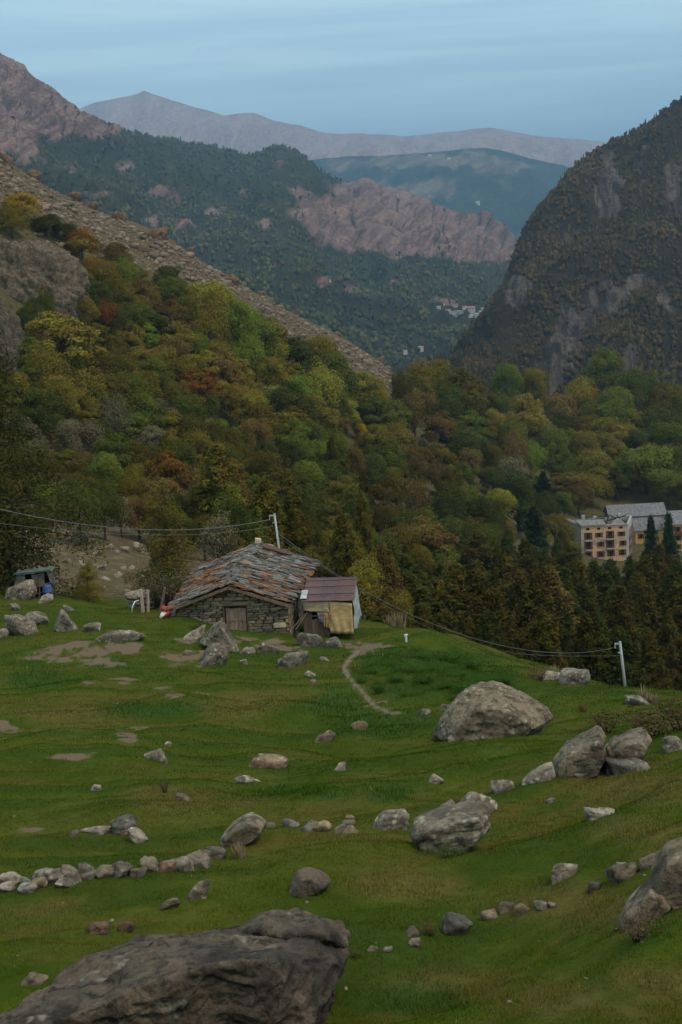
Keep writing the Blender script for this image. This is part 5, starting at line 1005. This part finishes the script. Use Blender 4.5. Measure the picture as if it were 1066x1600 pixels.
# ------------------------------------------------------------------ odds and ends left of the hut
def stake(cx, top, bot, w, label, lean=0.0, col=(1.3, 1.25, 1.2), Y=72.0):
    a, b = P(cx + lean, float(bot), Y), P(cx - lean, float(top), Y); a[2] -= .25
    tag(MB().tube([a, (a + b) / 2 + np.array([.02, 0, 0]), b], [w, w * .95, w * .85], 7).build('stake', WOOD, color=col), label, 'stake', 'stakes left of the hut')
stake(222, 921, 962, .10, 'pale split stake left of the hut, left one of the pair', 2, (2.9, 2.8, 2.7)); stake(231, 922, 963, .09, 'pale split stake left of the hut, right one of the pair', 0, (2.7, 2.6, 2.5)); stake(252, 918, 966, .085, 'leaning brown log standing before the reddish thicket', -6, (1.3, 1.0, .85))
for i, (px, py, w, lb) in enumerate([(216, 925, 1.5, 'topmost grey slab of the pile behind the stakes'), (224, 933, 1.9, 'second grey slab of the pile behind the stakes'), (226, 942, 2.1, 'third grey slab of the pile behind the stakes'), (222, 950, 2.2, 'lowest grey slab of the pile behind the stakes')]):
    p = P(float(px), float(py), 75.0); o = obj('stacked_slab', rock_mesh(400 + i, 3, 10, .05, .03, 0, 0, 'stacked_slab'), None, p - np.array([0, 0, .34 if i < 3 else .8]), None, (w, 1.1, .36 if i < 3 else .9), (1.35, 1.3, 1.25)); tag(o, lb, 'stone slab', 'slabs piled left of the hut')
RED = plain('red_plastic', (.42, .028, .035), (.50, .05, .05), 2, .45, .002, spec=.4); WHITE = plain('white_plastic', (.62, .61, .60), (.74, .73, .70), 2, .5, .004, spec=.4)
sl = thing('plastic_sledge', 'red and white plastic sledge lying by the hut left corner', 'sledge', (0, 0, 0))
q = [P(253., 950., 71.), P(262., 953., 70.9), P(276., 950., 70.8)]; MB().tube(q, [.14, .17, .12], 8).build('rim', RED, sl, True)
MB().tube([P(256., 966., 70.6), P(266., 958., 70.6), P(277., 949., 70.6)], [.10, .14, .12], 8).build('runner', RED, sl, True)
sheet('tray', P(252., 956., 70.9), P(276., 953., 70.8), P(270., 966., 70.5), P(248., 969., 70.6), WHITE, sl, (1, 1, 1), amp=.04, seed=3)
sheet('flap', P(270., 953., 70.4), P(284., 951., 70.4), P(279., 965., 70.2), P(266., 968., 70.2), CLOTH, sl, (.8, .8, .8), amp=.05, seed=5)
hs = MB().tube([P(206., 962., 73.), P(207., 948., 73.2), P(211., 940., 73.4), P(217., 938., 73.6)], .035, 6); tag(hs.build('water_hose', WHITE, smooth=True), 'bluish white hose arching beside the slab pile', 'hose')
# ------------------------------------------------------------------ the tarpaulin shelter at the left edge
po = hit(56, 934, 76, 90); s0 = thing('tarpaulin_shelter', 'makeshift shelter of poles and grey tarpaulin behind the left boulders', 'shelter', po, .1)
for x, y, h in ((-1.0, 0, 1.45), (.95, 0, 1.5), (.95, 1.5, 1.4), (-1.0, 1.5, 1.35), (.25, -.05, 1.4)): MB().tube([(x, y, -.4), (x + .03, y, h)], .045, 6).build('post', WOOD, s0, color=(.9, .8, .7))
sheet('roof_tarpaulin', (-1.15, -.2, 1.42), (1.05, -.2, 1.5), (1.1, 1.6, 1.5), (-1.15, 1.6, 1.36), CLOTH, s0, (.32, .36, .30), amp=.05, seed=21)
sheet('side_tarpaulin', (-.95, -.02, 1.38), (-.5, -.02, 1.38), (-.45, -.06, .55), (-1.25, -.1, .4), CLOTH, s0, (.5, .46, .38), amp=.04, seed=22)
sheet('front_tarpaulin', (-.12, -.04, 1.38), (.62, -.04, 1.42), (.55, -.08, .62), (-.1, -.06, .55), CLOTH, s0, (.38, .33, .28), amp=.05, seed=23)
sheet('edge_tarpaulin', (.75, -.08, 1.45), (1.02, -.08, 1.48), (1.3, -.1, .75), (.95, -.1, .7), CLOTH, s0, (.62, .58, .5), amp=.05, seed=24)
MB().box(-.95, .9, .5, .54, -.2, 1.35).build('shade_panel', BLACK, s0)  # black sheet painted in place of the shelter's inner shade
for a, b in (((-.1, -.1, .62), (1.0, -.1, .86)), ((0, -.12, .25), (1.0, -.12, .42)), ((.2, -.13, -.1), (.35, -.13, 1.2))): MB().bar(a, b, .05).build('rail', WOOD, s0, color=(1.3, 1.1, 1))
MB().bar((-1.1, -.22, 1.5), (1.0, -.22, 1.58), .07).build('green_pole', plain('green_plastic', (.03, .07, .05), (.05, .10, .07), 3, .6, .003), s0)
BLUE = plain('blue_plastic', (.03, .07, .20), (.05, .11, .28), 2, .5, .004, spec=.4)
bp = po + np.array([.72, -.12, -.05]); br = thing('plastic_barrel', 'blue plastic barrel standing inside the shelter rails', 'barrel', bp); pr_ = [(.0, 0), (.24, 0), (.27, .1), (.27, .38), (.285, .40), (.27, .42), (.27, .72), (.22, .82), (0, .82)]
mm = MB(); mm.v = [(a * math.cos(k * .5236), a * math.sin(k * .5236), z) for a, z in pr_ for k in range(12)]; mm.f = [(i * 12 + k, i * 12 + (k + 1) % 12, (i + 1) * 12 + (k + 1) % 12, (i + 1) * 12 + k) for i in range(len(pr_) - 1) for k in range(12)]; mm.build('body', BLUE, br, True)
MB().tube([(.1, .05, .80), (.1, .05, .86)], .05, 8).build('cap', BLACK, br)
# ------------------------------------------------------------------ cable poles and cables
METAL = plain('galvanised_steel', (.30, .31, .32), (.42, .43, .44), 6, .5, .003, spec=.5)
def pole(a, b, Y, label):
    lo, hi = P(*map(float, b), Y), P(*map(float, a), Y); g = float(height([lo[0]], [lo[1]])[0]); d = (hi - lo) / (hi[2] - lo[2]); base = lo + d * (g - .5 - lo[2])
    t = thing('cable_pole', label, 'pole', base, group='steel cable poles'); L = hi - base
    MB().tube([(0, 0, 0), tuple(L * .5), tuple(L)], [.075, .07, .06], 8).build('shaft', METAL, t, True); MB().tube([tuple(L), tuple(L + np.array([0, 0, .05]))], .068, 8).build('cap', METAL, t)
    k = Y / FPX; MB().bar(L + np.array([0, 0, -.06]), L + np.array([-9 * k, 0, -.05]), .07).build('bracket', METAL, t); MB().bar(L + np.array([-8 * k, 0, -.02]), L + np.array([-8 * k, 0, -.28]), .05).build('insulator', METAL, t); MB().bar(L + np.array([.02, -.05, -.5]), L + np.array([-4 * k, -.05, -.48]), .05).build('bracket', METAL, t)
    return hi
CABLE = plain('cable', (.11, .115, .12), (.17, .175, .18), 6, .6, .002)
pole((429, 804), (436, 856), 83.0, 'leaning grey steel cable pole behind the hut roof'); pole((969, 1004), (978, 1082), 66.0, 'grey steel cable pole on the meadow crest at right')
def cable(pts, rad, label, n=40):
    q = np.array([P(float(a), float(b), float(c)) for a, b, c in pts]); s = np.linspace(0, 1, len(q)); t = np.linspace(0, 1, n); co = [np.polyfit(s, q[:, k], min(3, len(q) - 1)) for k in range(3)]
    tag(MB().tube(np.stack([np.polyval(c, t) for c in co], -1), rad, 5).build('overhead_cable', CABLE, smooth=True), label, 'cable', 'overhead cables')
cable([(421,812,83),(215,827,78),(-40,786,74)], .020, 'upper overhead cable running left from the leaning pole'); cable([(428,822,83),(230,836,78),(-40,812,74)], .011, 'lower thinner cable running left from the leaning pole')
cable([(434,832,83),(500,882,80.5),(560,916,78),(640,960,75),(720,991,72.5),(800,1012,70),(880,1020,68),(961,1012,66)], .014, 'upper overhead cable sagging between the two poles'); cable([(434,838,83),(560,922,78),(640,966,75),(720,998,72.5),(800,1020,70),(880,1030,68),(967,1022,66)], .009, 'lower thin cable between the two poles')
# white marker post
wp = hit(635, 1003, 50, 75); t = thing('marker_post', 'short white marker post on the grass right of the shed', 'post', wp); MB().tube([(0, 0, -.2), (0, 0, .30)], .05, 8).build('shaft', WHITE, t); MB().tube([(-.08, 0, .30), (.08, 0, .34)], .05, 6).build('head', WHITE, t)
# ------------------------------------------------------------------ the ruined villa, its annexes and the village
def paint(name, c1, c2, plaster, thr=.5):
    t = NT(name); v = t.objc(); n = t.noise(.35, 5, .65, v, .6); f = t.noise(3, 5, .65, v)
    c = t.mix(t.ramp(f, .3, .7), c1, c2); c = t.mix(t.ramp(n, thr, thr + .06), c, plaster); c = t.mix(t.ramp(t.noise(1.6, 5, .7, t.scaled(v, (1, 1, .25))), .55, .75, 0, .5), c, [q * .45 for q in plaster]); return t.bsdf(c, .9, .15)
ORANGE = paint('peeling_orange_paint', (.60, .33, .16), (.70, .44, .25), (.30, .255, .21), .56); YELLOW = paint('yellow_paint', (.52, .30, .09), (.60, .38, .14), (.34, .28, .2), .60)
PLASTER = plain('grey_plaster', (.24, .22, .20), (.36, .335, .31), 1.2, .95, .02); PALE = plain('pale_plaster', (.40, .36, .32), (.52, .475, .43), 1.2, .95, .02)
SHUT = plain('brown_shutter', (.13, .046, .032), (.19, .075, .05), 2, .7, .004); ROOFS = plain('slate_roof', (.125, .125, .128), (.25, .245, .245), 1.6, .85, .05, (1, 1, 1), usecol=True); CHAR = plain('charred_wood', (.018, .016, .015), (.045, .038, .034), 2, .95, .01)
GLASS = plain('dark_pane', (.008, .008, .010), (.016, .015, .016), 1, .25, .001, spec=.5); RUST = plain('rusty_rail', (.085, .05, .038), (.13, .085, .062), 3, .8, .004)
VY = 395.0; VK = VY / FPX
def vframe(px, py, Y, a): return P(float(px), float(py), Y), math.radians(a)
vo, va = vframe(908, 823, VY, 0)
H0 = 12.6; villa = thing('ruined_villa', 'derelict four-storey orange villa with collapsed burnt roof among trees', 'villa', (vo[0], vo[1], vo[2] - H0), va)
VW, VD = 13.3, 9.0; FL, FR_, BR, BL = (0, 0), (VW, 0), (VW + 3.0, VD), (-2.8, VD)
MB().poly([(0, 0, 0), (VW, 0, 0), (VW, 0, H0), (0, 0, H0)], (0, .4, 0)).build('front_wall', ORANGE, villa)
MB().poly([(-.01, .02, 0), (-2.8, VD, 0), (-2.8, VD, H0 + .1), (-.01, .02, H0 + .05)], (.35, .1, 0)).build('side_wall', PALE, villa)
rw = MB().poly([(VW, .02, 0), (VW + 3.0, VD, 0), (VW + 3.0, VD, H0 + .8), (VW, .02, H0 + .1)], (-.35, .15, 0)).build('side_wall', PALE, villa)
MB().poly([(-2.8, VD, 0), (VW + 3.0, VD, 0), (VW + 3.0, VD, H0 + .8), (-2.8, VD, H0 + .3)], (0, -.35, 0)).build('back_wall', PLASTER, villa)
for x, w in ((0, .5), (VW - 1.0, 1.0), (6.1, .35)): MB().box(x, x + w, -.06, -.003, 0, H0 - .02).build('pilaster', PALE, villa)
MB().box(-.15, VW + .15, -.35, -.003, H0 + .003, H0 + .25).build('cornice', PALE, villa); MB().box(.5, VW - 1.0, -.10, -.004, H0 - 4.0, H0 - 3.85).build('string_course', PALE, villa)
def window(parent, x, z, w, h, shutters=True, tall=False, sill=True):
    f = MB().box(x - w / 2, x + w / 2, -.03, -.002, z - h / 2, z + h / 2).build('window', GLASS, parent)
    fr = MB()
    for a, b, c, d in ((x - w / 2, x + w / 2, z + h / 2 - .07, z + h / 2), (x - w / 2, x + w / 2, z - h / 2, z - h / 2 + .07), (x - w / 2, x - w / 2 + .07, z - h / 2 + .07, z + h / 2 - .07), (x + w / 2 - .07, x + w / 2, z - h / 2 + .07, z + h / 2 - .07), (x - .03, x + .03, z - h / 2 + .07, z + h / 2 - .07)): fr.box(a, b, -.06, -.031, c, d)
    fr.build('frame', SHUT, f)
    if sill: MB().box(x - w / 2 - .1, x + w / 2 + .1, -.16, -.062, z - h / 2 - .12, z - h / 2 - .005).build('sill', PALE, f)
    if shutters:
        for s in (-1, 1): MB().box(x + s * (w / 2 + .03), x + s * (w / 2 + .03 + w * .48), -.09, -.035, z - h / 2, z + h / 2).build('shutter', SHUT, f)
for x in (1.9, 5.0, 8.1, 11.3): window(villa, x, H0 - .80, .95, .62, False, sill=False)
for x, s in ((5.0, True), (11.4, True)): window(villa, x, H0 - 2.65, 1.1, 1.35, s)
for x in (5.65, 12.0): window(villa, x - .2, H0 - 5.35, 1.0, 1.5, True)
for x, z in ((2.0, -2.9), (8.2, -2.7), (2.0, -5.6), (8.2, -5.4)): window(villa, x, H0 + z, 1.15, 2.1, True, True, False)
for x, z in ((2.0, -8.3), (5.4, -8.2), (8.4, -8.1), (11.6, -8.0)): window(villa, x, H0 + z, 1.1, 1.7, True)
def balcony(x0, x1, z, dp=1.0):
    b = MB().box(x0, x1, -dp, -.1, z - .14, z).build('balcony', PALE, villa); rl = MB(); rl.box(x0, x1, -dp, -dp + .06, z + .90, z + .97)
    for i in range(int((x1 - x0) / .16) + 1): x = x0 + .02 + i * .16; rl.box(x, x + .035, -dp + .01, -dp + .04, z + .002, z + .9)
    for x in (x0, x1 - .06): rl.box(x, x + .06, -dp + .062, -.1, z + .90, z + .97)
    rl.build('railing', RUST, b)
for x0, x1, z in ((.9, 3.1, H0 - 4.05), (6.9, 9.5, H0 - 3.9), (.9, 3.1, H0 - 6.75), (6.9, 9.5, H0 - 6.6)): balcony(x0, x1, z)
for k in range(3):                                         # openings and balconies on the right flank
    for j, t in enumerate((.18, .48, .78)):
        x, y = VW + 3.0 * t + .03, VD * t; z = H0 - 2.7 - 2.75 * k
        MB().poly([(x, y, z - .9), (x + .32, y + .95, z - .9), (x + .32, y + .95, z + .9), (x, y, z + .9)], (.06, -.02, 0)).build('window', SHUT, villa)
    MB().poly([(VW + .4, 1.2, H0 - 4.0 - 2.75 * k), (VW + 2.8, VD - .6, H0 - 4.0 - 2.75 * k), (VW + 3.6, VD - .8, H0 - 4.0 - 2.75 * k), (VW + 1.2, 1.0, H0 - 4.0 - 2.75 * k)], (0, 0, .15)).build('balcony', RUST, villa)
# what is left of the roof: a slate strip along the front, charred void behind, fallen beams, chimneys, a broken gable
MB().poly([(-.2, -.45, H0 + .255), (7.0, -.45, H0 + .255), (6.6, 2.8, H0 + 1.25), (-1.0, 2.8, H0 + 1.25)], (0, 0, .12)).build('roof', ROOFS, villa, color=(1.1, 1.05, 1.0))
MB().poly([(-.3, -.1, H0 + .30), (-3.0, VD + .1, H0 + .45), (-2.2, VD + .1, H0 + .8), (.5, .3, H0 + .8)], (0, 0, .12)).build('side_roof', ROOFS, villa, color=(1.2, 1.15, 1.1))
MB().box(-1.0, VW + 1.0, 2.9, VD - .5, H0 - 1.6, H0 - 1.4).build('attic_floor', CHAR, villa)
MB().poly([(8.6, -.2, H0 + .26), (12.4, -.2, H0 + .26), (11.6, -.2, H0 + 1.3), (10.5, -.2, H0 + 1.9), (9.2, -.2, H0 + 1.2)], (0, .4, 0)).build('broken_gable', PALE, villa)
for x, y, h in ((1.2, 5.5, 2.6), (4.4, 5.0, 2.2), (VW - 1.5, 6.5, 2.4)): MB().box(x, x + 1.0, y, y + .7, H0 - 1.4, H0 + h - .4).build('chimney', PALE, villa)
for a, b in (((8.3, 1.0, H0 + 2.6), (13.2, .6, H0 + .5)), ((7.2, .2, H0 + .2), (8.2, 1.5, H0 + 2.6)), ((6.8, 4, H0 + .2), (13.5, 3.4, H0 + 1.9)), ((0, 4, H0 + .9), (7.5, 4.2, H0 + 1.3)), ((2.5, 3, H0 + 1.1), (2.6, 7, H0 + 1.5)), ((9.4, .5, H0 + 2.1), (9.6, 6, H0 + 1.6)), ((11.2, .5, H0 + 1.4), (11.6, 7, H0 + 1.2))): MB().bar(a, b, .26).build('beam', CHAR, villa)
def gable_house(name, label, cat, o, w, d, h, rise, rot, wall, roofm, rc, parts=None, group=None, over=.4):
    t = thing(name, label, cat, o, rot, group)
    MB().poly([(0, 0, -8), (w, 0, -8), (w, 0, h), (0, 0, h)], (0, .3, 0)).build('front_wall', wall, t); MB().poly([(0, .31, -8), (0, d, -8), (0, d, h), (0, d / 2, h + rise - .1), (0, .31, h)], (.3, 0, 0)).build('side_wall', wall, t); MB().poly([(w - .3, .31, -8), (w - .3, d, -8), (w - .3, d, h), (w - .3, d / 2, h + rise - .1), (w - .3, .31, h)], (.3, 0, 0)).build('side_wall', wall, t); MB().poly([(.31, d - .3, -8), (w - .31, d - .3, -8), (w - .31, d - .3, h), (.31, d - .3, h)], (0, .3, 0)).build('back_wall', wall, t)
    for s in (0, 1):
        y0 = -over if s == 0 else d + over; z0 = h - over * rise / (d / 2)
        MB().poly([(-over, y0, z0 + .05), (w + over, y0, z0 + .05), (w + over, d / 2, h + rise + .05), (-over, d / 2, h + rise + .05)], (0, 0, .18)).build('roof', roofm, t, color=rc)
    return t
p = P(953.0, 808.0, 428.0); t2 = gable_house('slate_house', 'long low house under a wide grey slate roof behind the villa', 'house', (p[0], p[1], p[2] - 3.2), 17.2, 9.0, 3.2, 2.7, 0.0, PLASTER, ROOFS, (.95, .92, .92))
p = P(993.0, 829.0, 412.0); t3 = gable_house('orange_annex', 'low orange annex with a slate roof between villa and spruces', 'house', (p[0], p[1], p[2] - 6), 8.0, 7.0, 6.0, 2.8, 0.0, YELLOW, ROOFS, (.9, .88, .88))
for x in (1.6, 4.2): window(t3, x, 4.2, .9, 1.4, True)
p = P(1050.0, 819.0, 405.0); t4 = gable_house('yellow_house', 'yellow house with brown shutters cut by the right edge', 'house', (p[0], p[1], p[2] - 9), 12.0, 8.0, 9.0, 3.0, 0.0, YELLOW, ROOFS, (1.05, 1.02, 1.02))
for x in (1.7, 5.0, 8.3):
    for z in (7.4, 4.8, 2.2): window(t4, x, z, 1.0, 1.5, True)
b = MB().box(.6, 6.2, -.9, -.1, 5.9, 6.05).build('balcony', RUST, t4); MB().box(.6, 6.2, -.9, -.84, 6.06, 6.9).build('railing', SHUT, b)
p = P(772.0, 884.0, 330.0); t5 = gable_house('grey_ruin', 'small grey stone ruin half hidden among trees left of the villa', 'ruin', (p[0], p[1], p[2] - 2), 3.6, 4.0, 3.2, 1.0, .3, PLASTER, ROOFS, (.9, .85, .85))
# the far village and scattered houses: small gabled houses standing on the valley slope
def on_mtn(mt, px, py):
    p_, rk, X, row = MT[mt]; w = np.argmin(np.abs(X[X.shape[0] // 2] - px)); q = p_[:, w]; a, b_ = proj(q); vis = b_ <= np.minimum.accumulate(b_) + .01; i = np.argmin(np.abs(b_ - py) + 1000 * ~vis); return q[i]
VW1 = plain('village_wall', (.50, .46, .42), (.66, .62, .58), .2, .9, .01, usecol=True); VR1 = plain('village_roof', (.9, .9, .9), (1, 1, 1), .2, .9, .01, usecol=True)
wallm, roofm = None, None
def far_house(mt, px, py, w, rc, label, wc=(1, 1, 1), rot=None, group='houses of the far village'):
    o = on_mtn(mt, px, py); k = np.linalg.norm(o) / FPX; wd = w * k; t = thing('village_house', label, 'house', o, (rng.uniform(-.6, .6) if rot is None else rot), group); d, h, rs = wd * .7, wd * .42, wd * .22
    MB().poly([(-wd / 2, -d / 2, -wd * .5), (wd / 2, -d / 2, -wd * .5), (wd / 2, -d / 2, h), (-wd / 2, -d / 2, h)], (0, d, 0)).build('walls', VW1, t, color=wc)
    MB().poly([(-wd * .55, -d * .6, h - .1), (-wd * .55, d * .6, h - .1), (-wd * .55, 0, h + rs)], (wd * 1.1, 0, 0)).build('roof', VR1, t, color=rc)
rd_, gr_, br_ = (.42, .17, .11), (.36, .35, .36), (.30, .20, .15)
VL = [(712,481,8,rd_,'red-roofed house at the top left of the far village'),(687,483,6,gr_,'grey house at the left end of the far village'),(694,485,6,gr_,'second grey house from the left in the village'),(701,484,5,gr_,'small pale house left of the red-roofed one'),(704,489,6,br_,'brown-roofed house left of the village middle'),(711,488,6,gr_,'grey house below the red-roofed one'),(717,487,6,br_,'brown house in the village middle'),(723,487,6,gr_,'grey house right of the village middle'),
 (729,486,6,rd_,'small red-roofed house left of the large hall'),(738,487,13,rd_,'large pale hall with a red roof in the village'),(746,484,9,gr_,'long pale shed at the village right end'),(749,490,7,gr_,'grey shed right of the large hall'),(744,493,7,gr_,'low shed below the large hall'),(714,492,5,br_,'white house below the village middle'),(717,497,5,gr_,'lowest white house of the village'),(724,492,5,br_,'brown house under the small red-roofed one'),(695,477,4,gr_,'small white house above the village'),(672,486,4,gr_,'lone white dot house left of the village'),(737,496,6,gr_,'grey house at the lower right of the village'),(755,481,4,gr_,'small house at the far right above the village'),
 (668,543,8,(.5,.28,.14),'orange house on the near valley slope'),(655,551,6,gr_,'white house left of the orange valley house'),(645,552,7,gr_,'grey house farthest left on the near valley slope'),(505,440,6,gr_,'white farm in the pale clearing on the wooded mountain')]
for q in VL: far_house('wooded_mountain', *q, wc=(1.15, 1.1, 1.05))
for px, py, w, lb in [(672,244,5,'white dot building on the blue hill crest, left one'),(705,250,5,'white dot building on the blue hill crest, right one'),(746,318,6,'white building low on the blue hills')]: far_house('blue_hills', px, py, w, gr_, lb, (1.3, 1.25, 1.2), group='buildings on the blue hills')
# ------------------------------------------------------------------ the air
hm = bpy.data.materials.new('haze_air'); hm.use_nodes = True; hm.node_tree.nodes.clear()
ho = hm.node_tree.nodes.new('ShaderNodeOutputMaterial'); pv = hm.node_tree.nodes.new('ShaderNodeVolumePrincipled')
pv.inputs['Color'].default_value = (.42, .68, 1.0, 1); pv.inputs['Density'].default_value = 7.8e-5; pv.inputs['Anisotropy'].default_value = 0.3
pv.inputs['Density Attribute'].default_value = ''
hm.node_tree.links.new(pv.outputs[0], ho.inputs['Volume']); hm.cycles.homogeneous_volume = True
hb = MB().box(-70000, 70000, -60, 50000, -560, 2350).build('haze', hm)
tag(hb, 'thin bluish air over the valley', 'haze', kind='stuff')
